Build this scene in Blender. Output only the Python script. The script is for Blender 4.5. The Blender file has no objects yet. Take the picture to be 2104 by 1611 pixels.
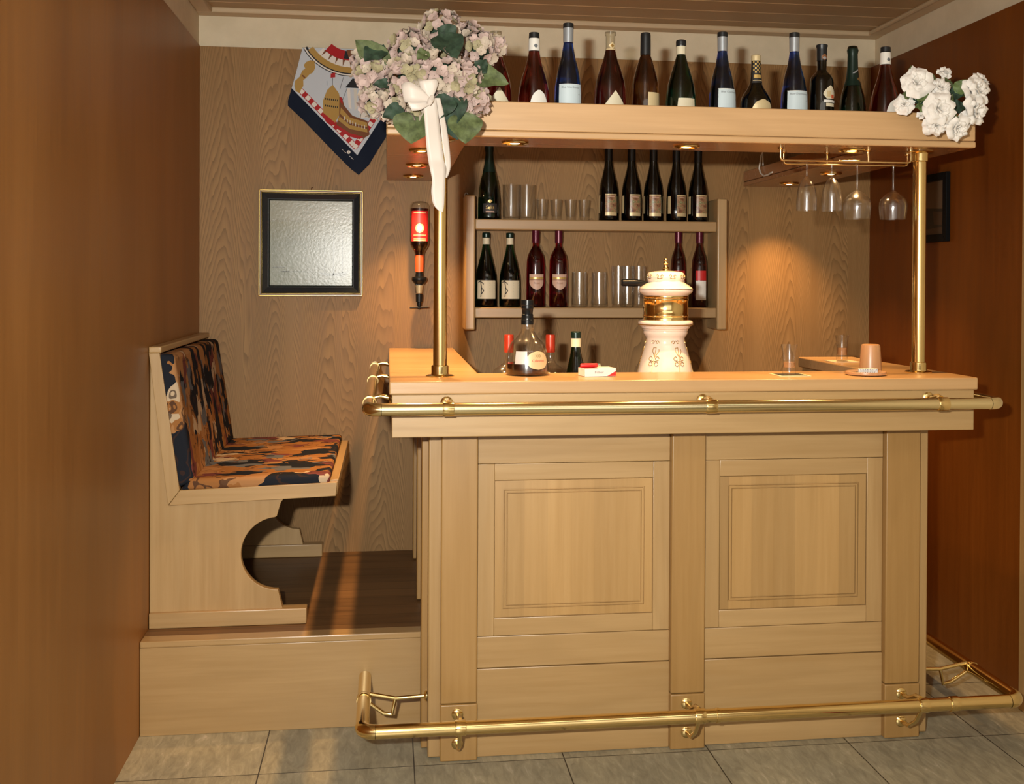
import bpy, bmesh, math, random
from mathutils import Vector, Matrix
from mathutils.geometry import tessellate_polygon

# ------------------------------------------------------------------ camera, world, lights, exposure
scene = bpy.context.scene
COL = scene.collection
R = math.radians
FPX, PX, PY = 2297.1, 1109.5, 593.8            # focal length and principal point of the photograph, pixels of 2104 x 1611
YAW, PITCH, ROLL = 0.135554, 0.007385, 0.005091

cam_d = bpy.data.cameras.new('camera')
cam = bpy.data.objects.new('camera', cam_d)
COL.objects.link(cam)
fw = Vector((math.sin(YAW) * math.cos(PITCH), math.cos(YAW) * math.cos(PITCH), -math.sin(PITCH)))
rt = Vector((math.cos(YAW), -math.sin(YAW), 0))
up = rt.cross(fw)
r2 = rt * math.cos(ROLL) + up * math.sin(ROLL)
u2 = -rt * math.sin(ROLL) + up * math.cos(ROLL)
m = Matrix((r2, u2, -fw)).transposed().to_4x4()
m.translation = Vector((0.2683, -3.18053, 1.37269))
cam.matrix_world = m
cam_d.sensor_fit = 'HORIZONTAL'
cam_d.sensor_width = 36
cam_d.lens = 36 * FPX / 2104
cam_d.shift_x = -(PX - 1052) / 2104
cam_d.shift_y = (PY - 805.5) / 2104
cam_d.clip_start = 0.05
scene.camera = cam

world = bpy.data.worlds.new('world')
scene.world = world
world.use_nodes = True
bg = world.node_tree.nodes['Background']
bg.inputs[0].default_value = (1.0, 0.93, 0.82, 1)
bg.inputs[1].default_value = 0.22

scene.view_settings.view_transform = 'Standard'
scene.view_settings.look = 'None'
scene.view_settings.gamma = 1
scene.view_settings.exposure = 0.14
scene.view_settings.use_curve_mapping = False
scene.cycles.use_denoising = True
scene.cycles.max_bounces = 12
scene.cycles.transparent_max_bounces = 24
scene.cycles.caustics_reflective = False
scene.cycles.caustics_refractive = False
scene.cycles.sample_clamp_indirect = 6


def area(name, loc, aim, sx, sy, power, col):
    d = bpy.data.lights.new(name, 'AREA')
    d.shape = 'RECTANGLE'
    d.size, d.size_y = sx, sy
    d.energy = power
    d.color = col
    o = bpy.data.objects.new(name, d)
    COL.objects.link(o)
    o.location = loc
    o.rotation_euler = (Vector(aim) - Vector(loc)).to_track_quat('-Z', 'Y').to_euler()
    return o


fl = area('flash', (0.05, -3.20, 1.53), (0.75, 0.6, 1.15), 0.07, 0.05, 50, (1.0, 0.965, 0.88))        # the camera's own flash, beside the lens
fl.data.spread = R(124)
area('ceiling_fill', (0.93, -2.6, 2.38), (0.93, -2.35, 0.0), 2.6, 0.7, 12, (1.0, 0.93, 0.80))        # unseen overhead panel added as fill and for the rail highlights, behind the camera
LAMP_POWER = 37.0
LAMP_COL = (1.0, 0.58, 0.24)

# ------------------------------------------------------------------ dimensions (metres)
XL, XR, XP, YB = -0.463, 2.322, 2.300, 1.345     # left wall, right frieze, right panel, back wall
ZT, ZC = 2.2857, 2.405                            # top of the wall panels, underside of the ceiling moulding
PLY, PLZ = 0.288, 0.2856                          # raised platform
CL, CR, CF, CB = 0.274, 1.957, -0.1595, 0.099     # countertop
WI, WR, RB = 0.533, 1.750, 0.722
ZCT, ZCB, ZAP = 1.10, 1.0645, 0.948
KL, KR, KF, KB = 0.264, 1.983, -0.087, 0.132      # canopy
KLI, KRI, ZK, ZKT = 0.492, 1.742, 1.771, 1.8706

# ------------------------------------------------------------------ materials
MATS = {}


def new_mat(name):
    mt = bpy.data.materials.new(name)
    mt.use_nodes = True
    nt = mt.node_tree
    b = nt.nodes['Principled BSDF']
    MATS[name] = mt
    return mt, nt, b


def plain(name, col, rough=0.5, metal=0.0, spec=0.5, coat=0.0, trans=0.0, emit=None, es=0.0, sheen=0.0, alpha=1.0):
    mt, nt, b = new_mat(name)
    b.inputs['Base Color'].default_value = (*col, 1)
    b.inputs['Roughness'].default_value = rough
    b.inputs['Metallic'].default_value = metal
    b.inputs['Specular IOR Level'].default_value = spec
    b.inputs['Coat Weight'].default_value = coat
    b.inputs['Coat Roughness'].default_value = 0.04
    b.inputs['Transmission Weight'].default_value = trans
    b.inputs['Sheen Weight'].default_value = sheen
    b.inputs['Alpha'].default_value = alpha
    if emit:
        b.inputs['Emission Color'].default_value = (*emit, 1)
        b.inputs['Emission Strength'].default_value = es
    return mt


def mottled(name, dark, light, rough, spec, scale=55.0):
    mt, nt, b = new_mat(name)
    tc = nd(nt, 'ShaderNodeTexCoord')
    n = nd(nt, 'ShaderNodeTexNoise')
    setin(n, Scale=scale, Detail=3.0, Roughness=0.6)
    nt.links.new(tc.outputs['Object'], n.inputs['Vector'])
    nt.links.new(ramp(nt, n.outputs[0], [(0.35, dark), (0.65, light)]), b.inputs['Base Color'])
    b.inputs['Roughness'].default_value = rough
    b.inputs['Specular IOR Level'].default_value = spec
    return mt


def nd(nt, typ, **kw):
    n = nt.nodes.new(typ)
    for k, v in kw.items():
        setattr(n, k, v)
    return n


def setin(n, **kw):
    for k, v in kw.items():
        n.inputs[k.replace('_', ' ')].default_value = v
    return n


def ramp(nt, fac, stops, interp='LINEAR'):
    r = nt.nodes.new('ShaderNodeValToRGB')
    r.color_ramp.interpolation = interp
    el = r.color_ramp.elements
    while len(el) < len(stops):
        el.new(0.5)
    for e, (p, c) in zip(el, stops):
        e.position = p
        e.color = (*c, 1)
    nt.links.new(fac, r.inputs[0])
    return r.outputs[0]


def math_n(nt, op, a, b=None):
    n = nt.nodes.new('ShaderNodeMath')
    n.operation = op
    for i, v in enumerate((a, b)):
        if v is None:
            continue
        if isinstance(v, (int, float)):
            n.inputs[i].default_value = v
        else:
            nt.links.new(v, n.inputs[i])
    return n.outputs[0]


def mix(nt, fac, a, b, mode='MIX'):
    n = nt.nodes.new('ShaderNodeMix')
    n.data_type = 'RGBA'
    n.blend_type = mode
    for sock, v in ((n.inputs[0], fac), (n.inputs[6], a), (n.inputs[7], b)):
        if isinstance(v, (int, float)):
            sock.default_value = v
        elif isinstance(v, tuple):
            sock.default_value = (*v, 1)
        else:
            nt.links.new(v, sock)
    return n.outputs[2]


def wood(name, light, dark, axis='Z', grain=1.0, rings=0.0, rough=0.38, stave=0.0, stave_amt=0.0, coat=0.15, ring_freq=9.0, fine=0.5, seed=0.0, stave_axis=None, gap=0.0, spec=0.5, fig=(2.6, 0.42), cath=0.0):
    """Veneer or solid wood. Grain runs along `axis`; rings adds cathedral figure; stave glues boards of differing tone."""
    mt, nt, b = new_mat(name)
    tc = nd(nt, 'ShaderNodeTexCoord')
    along = 'XYZ'.index(axis)
    # fine pores and streaks
    sc = [26.0 * grain] * 3
    sc[along] = 1.1 * grain
    mp = nd(nt, 'ShaderNodeMapping')
    mp.inputs['Scale'].default_value = sc
    mp.inputs['Location'].default_value = (seed, seed * 1.7, seed * 0.6)
    nt.links.new(tc.outputs['Object'], mp.inputs[0])
    n1 = nd(nt, 'ShaderNodeTexNoise')
    setin(n1, Scale=2.2, Detail=7.0, Roughness=0.62, Distortion=0.25)
    nt.links.new(mp.outputs[0], n1.inputs['Vector'])
    # slow tone drift
    sc2 = [fig[0]] * 3
    sc2[along] = fig[1]
    mp2 = nd(nt, 'ShaderNodeMapping')
    mp2.inputs['Scale'].default_value = sc2
    mp2.inputs['Location'].default_value = (seed * 2.1, seed, seed * 1.3)
    nt.links.new(tc.outputs['Object'], mp2.inputs[0])
    n2 = nd(nt, 'ShaderNodeTexNoise')
    setin(n2, Scale=1.5, Detail=2.5, Roughness=0.45, Distortion=0.0)
    nt.links.new(mp2.outputs[0], n2.inputs['Vector'])
    fac = math_n(nt, 'MULTIPLY', n1.outputs[0], fine)
    fac = math_n(nt, 'ADD', fac, math_n(nt, 'MULTIPLY', n2.outputs[0], 1 - fine))
    col = ramp(nt, fac, [(0.30, dark), (0.5, tuple((l + d) / 2 for l, d in zip(light, dark))), (0.68, light)])
    if cath > 0:
        # crown-cut figure: nested arches in each leaf of veneer
        sx = nd(nt, 'ShaderNodeSeparateXYZ')
        nt.links.new(tc.outputs['Object'], sx.inputs[0])
        wob = math_n(nt, 'MULTIPLY', math_n(nt, 'SUBTRACT', n2.outputs[0], 0.5), 0.55)
        q = math_n(nt, 'ADD', math_n(nt, 'DIVIDE', sx.outputs[0], cath), math_n(nt, 'ADD', wob, 40.3))
        leafn = math_n(nt, 'FLOOR', q)
        wn = nd(nt, 'ShaderNodeTexWhiteNoise', noise_dimensions='1D')
        nt.links.new(leafn, wn.inputs['W'])
        uu = math_n(nt, 'MULTIPLY', math_n(nt, 'SUBTRACT', math_n(nt, 'FRACT', q), 0.5), 2.0)
        u2_ = math_n(nt, 'MULTIPLY', uu, uu)
        kk = math_n(nt, 'ADD', math_n(nt, 'MULTIPLY', wn.outputs['Value'], 0.5), 0.60)
        ph = math_n(nt, 'ADD', math_n(nt, 'MULTIPLY', u2_, kk), sx.outputs['XYZ'.index(axis)])
        ph = math_n(nt, 'ADD', ph, math_n(nt, 'ADD', math_n(nt, 'MULTIPLY', n2.outputs[0], 0.85), math_n(nt, 'MULTIPLY', n1.outputs[0], 0.035)))
        s = math_n(nt, 'FRACT', math_n(nt, 'MULTIPLY', ph, 17.0))
        s = math_n(nt, 'POWER', s, 2.0)
        s = math_n(nt, 'MULTIPLY', s, math_n(nt, 'ADD', math_n(nt, 'MULTIPLY', n1.outputs[0], 1.6), -0.25))
        col = mix(nt, math_n(nt, 'MULTIPLY', s, rings), col, tuple(d * 0.50 for d in dark))
    elif rings > 0:
        v = math_n(nt, 'MULTIPLY', n2.outputs[0], ring_freq * 6.283)
        jit = math_n(nt, 'MULTIPLY', n1.outputs[0], 2.4)
        s = math_n(nt, 'SINE', math_n(nt, 'ADD', v, jit))
        s = math_n(nt, 'MULTIPLY', math_n(nt, 'ADD', s, 1.0), 0.5)
        s = math_n(nt, 'POWER', s, 3.6)
        s = math_n(nt, 'MULTIPLY', s, math_n(nt, 'ADD', math_n(nt, 'MULTIPLY', n1.outputs[0], 1.2), -0.05))
        col = mix(nt, math_n(nt, 'MULTIPLY', s, rings), col, tuple(d * 0.45 for d in dark))
    if stave > 0:
        sp = nd(nt, 'ShaderNodeSeparateXYZ')
        nt.links.new(tc.outputs['Object'], sp.inputs[0])
        sa = 'XYZ'.index(stave_axis or 'X')
        q = math_n(nt, 'DIVIDE', sp.outputs[sa], stave)
        fl = math_n(nt, 'FLOOR', q)
        wn = nd(nt, 'ShaderNodeTexWhiteNoise', noise_dimensions='1D')
        nt.links.new(math_n(nt, 'ADD', fl, seed + 0.37), wn.inputs['W'])
        val = math_n(nt, 'ADD', math_n(nt, 'MULTIPLY', wn.outputs['Value'], stave_amt), 1 - stave_amt / 2)
        cmb = nd(nt, 'ShaderNodeCombineColor')
        for i in range(3):
            nt.links.new(val, cmb.inputs[i])
        col = mix(nt, 1.0, col, cmb.outputs[0], 'MULTIPLY')
        if gap > 0:
            fr = math_n(nt, 'FRACT', q)
            g = math_n(nt, 'LESS_THAN', fr, gap)
            col = mix(nt, math_n(nt, 'MULTIPLY', g, 0.75), col, tuple(d * 0.3 for d in dark))
    nt.links.new(col, b.inputs['Base Color'])
    rr = math_n(nt, 'ADD', math_n(nt, 'MULTIPLY', n1.outputs[0], 0.16), rough - 0.08)
    nt.links.new(rr, b.inputs['Roughness'])
    b.inputs['Coat Weight'].default_value = coat
    b.inputs['Coat Roughness'].default_value = 0.25
    b.inputs['Specular IOR Level'].default_value = spec
    bp = nd(nt, 'ShaderNodeBump')
    bp.inputs['Strength'].default_value = 0.06
    bp.inputs['Distance'].default_value = 0.004
    nt.links.new(n1.outputs[0], bp.inputs['Height'])
    nt.links.new(bp.outputs[0], b.inputs['Normal'])
    return mt


BL, BD = (0.44, 0.283, 0.122), (0.33, 0.197, 0.073)
wood('beech_x', BL, BD, 'X', rings=0.12)
wood('beech_y', BL, BD, 'Y', rings=0.12, seed=3)
wood('beech_z', BL, BD, 'Z', rings=0.12, seed=5)
wood('beech_post', (0.37, 0.215, 0.072), (0.285, 0.155, 0.045), 'Z', rings=0.10, seed=9)
wood('beech_stave', (0.43, 0.262, 0.10), (0.34, 0.196, 0.066), 'Z', stave=0.068, stave_amt=0.34, seed=2)
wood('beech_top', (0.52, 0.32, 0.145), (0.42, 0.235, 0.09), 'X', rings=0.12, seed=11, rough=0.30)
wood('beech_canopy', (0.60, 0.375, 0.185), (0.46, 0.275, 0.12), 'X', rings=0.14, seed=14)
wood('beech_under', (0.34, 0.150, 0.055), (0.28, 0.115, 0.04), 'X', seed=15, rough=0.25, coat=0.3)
wood('shelf_wood', (0.40, 0.265, 0.125), (0.31, 0.19, 0.080), 'X', seed=17)
wood('shelf_wood_z', (0.43, 0.285, 0.135), (0.34, 0.205, 0.085), 'Z', seed=18)
wood('oak_wall', (0.345, 0.200, 0.080), (0.225, 0.122, 0.044), 'Z', rings=1.0, cath=0.21, grain=1.3, rough=0.5, coat=0.0, seed=21, stave=0.42, stave_amt=0.10, fine=0.62, spec=0.2, fig=(5.2, 0.62))
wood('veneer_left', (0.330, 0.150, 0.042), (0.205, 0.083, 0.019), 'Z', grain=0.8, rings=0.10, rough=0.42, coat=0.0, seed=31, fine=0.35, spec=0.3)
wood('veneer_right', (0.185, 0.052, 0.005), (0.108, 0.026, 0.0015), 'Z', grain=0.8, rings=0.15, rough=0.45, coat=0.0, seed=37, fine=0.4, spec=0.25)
wood('ceiling_wood', (0.40, 0.270, 0.135), (0.33, 0.215, 0.10), 'X', grain=0.8, rough=0.5, coat=0.0, seed=41)
wood('moulding_wood', (0.52, 0.40, 0.25), (0.44, 0.32, 0.19), 'X', rough=0.5, coat=0.0, seed=43)
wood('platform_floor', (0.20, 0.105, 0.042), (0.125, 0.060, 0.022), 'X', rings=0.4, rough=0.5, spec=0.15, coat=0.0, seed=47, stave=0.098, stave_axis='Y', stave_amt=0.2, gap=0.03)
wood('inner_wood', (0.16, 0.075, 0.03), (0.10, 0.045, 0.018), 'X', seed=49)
wood('frame_wood', (0.30, 0.18, 0.08), (0.24, 0.13, 0.05), 'Z', seed=53)
wood('cup_wood', (0.50, 0.28, 0.13), (0.40, 0.20, 0.085), 'Z', seed=55, grain=2)


def plaster():
    mt, nt, b = new_mat('cream_plaster')
    tc = nd(nt, 'ShaderNodeTexCoord')
    n = nd(nt, 'ShaderNodeTexNoise')
    setin(n, Scale=7.0, Detail=6.0, Roughness=0.6)
    nt.links.new(tc.outputs['Object'], n.inputs['Vector'])
    nt.links.new(ramp(nt, n.outputs[0], [(0.35, (0.57, 0.49, 0.345)), (0.65, (0.64, 0.555, 0.40))]), b.inputs['Base Color'])
    b.inputs['Roughness'].default_value = 0.8
    n2 = nd(nt, 'ShaderNodeTexNoise')
    setin(n2, Scale=160.0, Detail=3.0)
    nt.links.new(tc.outputs['Object'], n2.inputs['Vector'])
    bp = nd(nt, 'ShaderNodeBump')
    bp.inputs['Strength'].default_value = 0.15
    bp.inputs['Distance'].default_value = 0.002
    nt.links.new(n2.outputs[0], bp.inputs['Height'])
    nt.links.new(bp.outputs[0], b.inputs['Normal'])


plaster()


def floor_mat():
    mt, nt, b = new_mat('floor_tiles')
    tc = nd(nt, 'ShaderNodeTexCoord')
    sp = nd(nt, 'ShaderNodeSeparateXYZ')
    nt.links.new(tc.outputs['Object'], sp.inputs[0])
    S = 0.429
    qx = math_n(nt, 'DIVIDE', math_n(nt, 'ADD', sp.outputs[0], 0.081 + 10 * S), S)
    qy = math_n(nt, 'DIVIDE', math_n(nt, 'ADD', sp.outputs[1], 0.0148 + 20 * S), S)
    cmb = nd(nt, 'ShaderNodeCombineXYZ')
    nt.links.new(math_n(nt, 'FLOOR', qx), cmb.inputs[0])
    nt.links.new(math_n(nt, 'FLOOR', qy), cmb.inputs[1])
    wn = nd(nt, 'ShaderNodeTexWhiteNoise', noise_dimensions='2D')
    nt.links.new(cmb.outputs[0], wn.inputs['Vector'])
    # streaky flecks, each tile offset
    off = nd(nt, 'ShaderNodeVectorMath', operation='MULTIPLY_ADD')
    nt.links.new(wn.outputs['Color'], off.inputs[0])
    off.inputs[1].default_value = (9, 9, 9)
    nt.links.new(tc.outputs['Object'], off.inputs[2])
    mp = nd(nt, 'ShaderNodeMapping')
    mp.inputs['Scale'].default_value = (34, 9, 20)
    mp.inputs['Rotation'].default_value = (0, 0, 0.35)
    nt.links.new(off.outputs[0], mp.inputs[0])
    n1 = nd(nt, 'ShaderNodeTexNoise')
    setin(n1, Scale=1.3, Detail=6.0, Roughness=0.65, Distortion=0.8)
    nt.links.new(mp.outputs[0], n1.inputs['Vector'])
    n2 = nd(nt, 'ShaderNodeTexNoise')
    setin(n2, Scale=5.0, Detail=3.0)
    nt.links.new(off.outputs[0], n2.inputs['Vector'])
    c1 = ramp(nt, n1.outputs[0], [(0.32, (0.25, 0.232, 0.165)), (0.52, (0.335, 0.312, 0.222)), (0.64, (0.40, 0.372, 0.27)), (0.74, (0.56, 0.51, 0.42))])
    c2 = ramp(nt, n2.outputs[0], [(0.35, (0.88, 0.88, 0.88)), (0.65, (1.08, 1.05, 1.0))])
    col = mix(nt, 1.0, c1, c2, 'MULTIPLY')
    tone = math_n(nt, 'ADD', math_n(nt, 'MULTIPLY', wn.outputs['Value'], 0.16), 0.92)
    cc = nd(nt, 'ShaderNodeCombineColor')
    for i in range(3):
        nt.links.new(tone, cc.inputs[i])
    col = mix(nt, 1.0, col, cc.outputs[0], 'MULTIPLY')
    gx = math_n(nt, 'LESS_THAN', math_n(nt, 'ABSOLUTE', math_n(nt, 'SUBTRACT', math_n(nt, 'FRACT', math_n(nt, 'ADD', qx, 0.5)), 0.5)), 0.0042)
    gy = math_n(nt, 'LESS_THAN', math_n(nt, 'ABSOLUTE', math_n(nt, 'SUBTRACT', math_n(nt, 'FRACT', math_n(nt, 'ADD', qy, 0.5)), 0.5)), 0.0042)
    g = math_n(nt, 'MAXIMUM', gx, gy)
    col = mix(nt, g, col, (0.035, 0.028, 0.02))
    nt.links.new(col, b.inputs['Base Color'])
    b.inputs['Roughness'].default_value = 0.45
    b.inputs['Specular IOR Level'].default_value = 0.4


floor_mat()


def fabric():
    mt, nt, b = new_mat('bench_fabric')
    tc = nd(nt, 'ShaderNodeTexCoord')
    mp = nd(nt, 'ShaderNodeMapping')
    mp.inputs['Scale'].default_value = (6.0, 9.0, 6.0)
    nt.links.new(tc.outputs['Object'], mp.inputs[0])
    n = nd(nt, 'ShaderNodeTexNoise')
    setin(n, Scale=1.6, Detail=2.0)
    nt.links.new(mp.outputs[0], n.inputs['Vector'])
    w = nd(nt, 'ShaderNodeVectorMath', operation='MULTIPLY_ADD')
    nt.links.new(n.outputs['Color'], w.inputs[0])
    w.inputs[1].default_value = (1.3, 1.3, 1.3)
    nt.links.new(mp.outputs[0], w.inputs[2])
    vo = nd(nt, 'ShaderNodeTexVoronoi')
    setin(vo, Scale=2.0, Randomness=1.0)
    nt.links.new(w.outputs[0], vo.inputs['Vector'])
    sp = nd(nt, 'ShaderNodeSeparateColor')
    nt.links.new(vo.outputs['Color'], sp.inputs[0])
    tan, tan2 = (0.30, 0.130, 0.042), (0.37, 0.185, 0.075)
    navy, grey, wine, cream = (0.016, 0.018, 0.024), (0.13, 0.135, 0.15), (0.16, 0.05, 0.045), (0.50, 0.38, 0.25)
    c = ramp(nt, sp.outputs[0], [(0.0, navy), (0.30, tan), (0.48, tan2), (0.62, grey), (0.70, tan), (0.84, wine), (0.93, cream)], 'CONSTANT')
    # crescent edge lines in dark thread
    e = math_n(nt, 'SINE', math_n(nt, 'MULTIPLY', vo.outputs['Distance'], 15.0))
    e = math_n(nt, 'GREATER_THAN', math_n(nt, 'MULTIPLY', e, math_n(nt, 'SUBTRACT', n.outputs[0], 0.15)), 0.35)
    c = mix(nt, math_n(nt, 'MULTIPLY', e, 0.8), c, (0.045, 0.025, 0.02))
    nt.links.new(c, b.inputs['Base Color'])
    b.inputs['Roughness'].default_value = 0.9
    b.inputs['Specular IOR Level'].default_value = 0.05


fabric()


def thin_glass(name, tint=(1, 1, 1), edge=0.55, refl=1.0):
    """Clear thin-walled glass: see-through with a Fresnel reflection, tinted towards the rim."""
    mt = bpy.data.materials.new(name)
    mt.use_nodes = True
    nt = mt.node_tree
    nt.nodes.clear()
    out = nd(nt, 'ShaderNodeOutputMaterial')
    tr = nd(nt, 'ShaderNodeBsdfTransparent')
    lw = nd(nt, 'ShaderNodeLayerWeight')
    lw.inputs['Blend'].default_value = 0.35
    edgec = tuple(t * edge for t in tint)
    nt.links.new(ramp(nt, lw.outputs['Facing'], [(0.0, tint), (0.75, tuple(t * (edge + 1) / 2 for t in tint)), (1.0, edgec)]), tr.inputs['Color'])
    gl = nd(nt, 'ShaderNodeBsdfGlossy')
    gl.inputs['Roughness'].default_value = 0.16
    lw2 = nd(nt, 'ShaderNodeLayerWeight')
    lw2.inputs['Blend'].default_value = 0.5
    fr = math_n(nt, 'ADD', math_n(nt, 'MULTIPLY', math_n(nt, 'POWER', lw2.outputs['Facing'], 3.5), 0.75), 0.055)
    mx = nd(nt, 'ShaderNodeMixShader')
    nt.links.new(math_n(nt, 'MULTIPLY', fr, refl), mx.inputs[0])
    nt.links.new(tr.outputs[0], mx.inputs[1])
    nt.links.new(gl.outputs[0], mx.inputs[2])
    nt.links.new(mx.outputs[0], out.inputs[0])
    MATS[name] = mt


thin_glass('clear_glass', (0.993, 0.995, 0.99), 0.90)
thin_glass('clear_neck', (0.93, 0.92, 0.86), 0.5)


def bottle_glass(name, col, trans=0.0, rough=0.04):
    mt = plain(name, col, rough, 0, 0.5, 0.0, trans)
    bs = mt.node_tree.nodes['Principled BSDF']
    bs.inputs['IOR'].default_value = 1.42
    bs.inputs['Coat Weight'].default_value = 0.45
    bs.inputs['Coat Roughness'].default_value = 0.12
    return mt


bottle_glass('glass_green', (0.006, 0.10, 0.045), 1.0)
bottle_glass('glass_dark', (0.012, 0.018, 0.010), 1.0)
bottle_glass('glass_blue', (0.03, 0.17, 1.0), 1.0)
bottle_glass('glass_brown', (0.32, 0.13, 0.028), 1.0)
bottle_glass('glass_wine', (0.24, 0.035, 0.035), 1.0)
bottle_glass('glass_rose', (0.36, 0.030, 0.030), 1.0)
bottle_glass('glass_ruby', (0.42, 0.010, 0.035), 1.0)
bottle_glass('glass_rosebrown', (0.44, 0.060, 0.050), 1.0)
plain('brandy', (0.16, 0.028, 0.008), 0.03, trans=1.0)
plain('brass', (0.84, 0.64, 0.29), 0.14, 1.0)
plain('brass_pale', (0.86, 0.74, 0.44), 0.17, 1.0)
plain('brass_wire', (0.82, 0.62, 0.32), 0.18, 1.0)
plain('chrome', (0.75, 0.75, 0.73), 0.12, 1.0)
plain('black_plastic', (0.006, 0.007, 0.008), 0.28, spec=0.3)
plain('black_cap', (0.008, 0.010, 0.012), 0.35)
plain('dark_green_foil', (0.006, 0.020, 0.014), 0.30, 0.3)
plain('wine_foil', (0.085, 0.006, 0.020), 0.30, 0.3)
plain('red_foil', (0.50, 0.045, 0.018), 0.32, 0.3)
plain('silver_foil', (0.36, 0.39, 0.42), 0.35, 0.5)
plain('cream_paper', (0.62, 0.56, 0.40), 0.55)
plain('white_paper', (0.72, 0.70, 0.64), 0.55)
plain('pale_blue_paper', (0.52, 0.62, 0.66), 0.5)
plain('gold_paper', (0.55, 0.38, 0.12), 0.35, 0.4)
plain('pale_gold', (0.62, 0.50, 0.28), 0.4, 0.2)
plain('red_paper', (0.50, 0.02, 0.02), 0.4)
plain('orange_red', (0.60, 0.10, 0.03), 0.4)
plain('black_ink', (0.015, 0.013, 0.012), 0.6)
plain('grey_ink', (0.12, 0.13, 0.14), 0.6)
plain('pink_beige', (0.55, 0.36, 0.27), 0.5)
plain('ceramic', (0.76, 0.66, 0.55), 0.14, coat=0.5)
plain('gold_paint', (0.40, 0.24, 0.07), 0.3, 0.7)
plain('gold_frame', (0.62, 0.42, 0.13), 0.28, 0.85)
plain('dark_frame', (0.009, 0.012, 0.014), 0.38, spec=0.22)
plain('slate_lacquer', (0.016, 0.021, 0.025), 0.22, spec=0.6)
plain('black_frame', (0.006, 0.006, 0.006), 0.5, spec=0.06)
plain('brown_line', (0.10, 0.035, 0.010), 0.4)
plain('bulb', (1, 0.8, 0.5), 0.4, emit=(1.0, 0.74, 0.36), es=26)
plain('white_metal', (0.62, 0.58, 0.50), 0.4, 0.2)
plain('white_plastic', (0.60, 0.57, 0.50), 0.4)
plain('leather_brown', (0.20, 0.075, 0.025), 0.45)
plain('felt_dark', (0.03, 0.022, 0.016), 0.9)
plain('dice_white', (0.74, 0.72, 0.68), 0.3)
plain('coaster_dark', (0.045, 0.040, 0.034), 0.6)
plain('coaster_edge', (0.72, 0.56, 0.34), 0.6)
plain('navy_silk', (0.005, 0.009, 0.022), 0.6, spec=0.08)
plain('cream_silk', (0.56, 0.53, 0.47), 0.55, spec=0.15)
plain('sky_silk', (0.47, 0.51, 0.56), 0.55, spec=0.15)
plain('silk_red', (0.34, 0.012, 0.014), 0.55, spec=0.15)
plain('silk_gold', (0.36, 0.22, 0.055), 0.55, spec=0.15)
plain('silk_brown', (0.15, 0.055, 0.02), 0.55, spec=0.15)
plain('silk_white', (0.64, 0.60, 0.55), 0.55, spec=0.15)
plain('silk_black', (0.012, 0.012, 0.014), 0.55, spec=0.15)
mottled('petal_pink', (0.376, 0.2816, 0.252), (0.517, 0.3872, 0.3465), 0.7, 0.3)
mottled('petal_cream', (0.384, 0.32, 0.252), (0.528, 0.44, 0.3465), 0.7, 0.3)
mottled('petal_green', (0.264, 0.232, 0.136), (0.363, 0.319, 0.187), 0.7, 0.3)
plain('petal_eye', (0.13, 0.09, 0.05), 0.8)
mottled('rose_white', (0.744, 0.7161, 0.6696), (0.816, 0.7854, 0.7344), 0.65, 0.3)
mottled('leaf_dark', (0.0186, 0.0341, 0.0211), (0.0375, 0.0688, 0.0425), 0.6, 0.25)
mottled('leaf_mid', (0.0589, 0.0756, 0.0298), (0.1187, 0.1525, 0.06), 0.6, 0.25)
mottled('leaf_light', (0.0775, 0.1147, 0.0372), (0.1562, 0.2313, 0.075), 0.55, 0.3)
plain('stem_green', (0.07, 0.12, 0.03), 0.6)
plain('ribbon_satin', (0.60, 0.54, 0.48), 0.42, spec=0.3)
plain('red_cloth', (0.22, 0.012, 0.010), 0.8)
plain('dark_floor_gap', (0.02, 0.012, 0.006), 0.8)
plain('photo_dark', (0.018, 0.015, 0.011), 0.4, spec=0.2)
plain('photo_brown', (0.055, 0.032, 0.018), 0.4, spec=0.2)
plain('photo_light', (0.10, 0.065, 0.038), 0.4, spec=0.2)
plain('amber_drink', (0.62, 0.30, 0.12), 0.1, trans=0.35)


def canvas(name='painting_canvas', dim=1.0):
    mt, nt, b = new_mat(name)
    tc = nd(nt, 'ShaderNodeTexCoord')
    n = nd(nt, 'ShaderNodeTexNoise')
    setin(n, Scale=5.5, Detail=5.0, Roughness=0.55)
    nt.links.new(tc.outputs['Object'], n.inputs['Vector'])
    c = ramp(nt, n.outputs[0], [(0.35, (0.185, 0.178, 0.110)), (0.55, (0.225, 0.222, 0.150)), (0.7, (0.265, 0.268, 0.200))])
    sp = nd(nt, 'ShaderNodeSeparateXYZ')
    nt.links.new(tc.outputs['Object'], sp.inputs[0])
    sea = ramp(nt, math_n(nt, 'ADD', math_n(nt, 'MULTIPLY', sp.outputs[2], 4.0), 0.0), [(0.0, (0.55, 0.60, 0.50)), (0.33, (0.80, 0.80, 0.62)), (0.36, (0.78, 0.76, 0.68)), (0.40, (1, 1, 1))])
    c = mix(nt, 1.0, c, sea, 'MULTIPLY')
    c = mix(nt, 1.0, c, (dim, dim, dim), 'MULTIPLY')
    nt.links.new(c, b.inputs['Base Color'])
    b.inputs['Roughness'].default_value = 0.24
    b.inputs['Specular IOR Level'].default_value = 0.30
    n2 = nd(nt, 'ShaderNodeTexNoise')
    setin(n2, Scale=120.0, Detail=4.0)
    nt.links.new(tc.outputs['Object'], n2.inputs['Vector'])
    bp = nd(nt, 'ShaderNodeBump')
    bp.inputs['Strength'].default_value = 0.22
    bp.inputs['Distance'].default_value = 0.0012
    nt.links.new(n2.outputs[0], bp.inputs['Height'])
    nt.links.new(bp.outputs[0], b.inputs['Normal'])


canvas()
canvas('paint_grey', 0.55)


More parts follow.
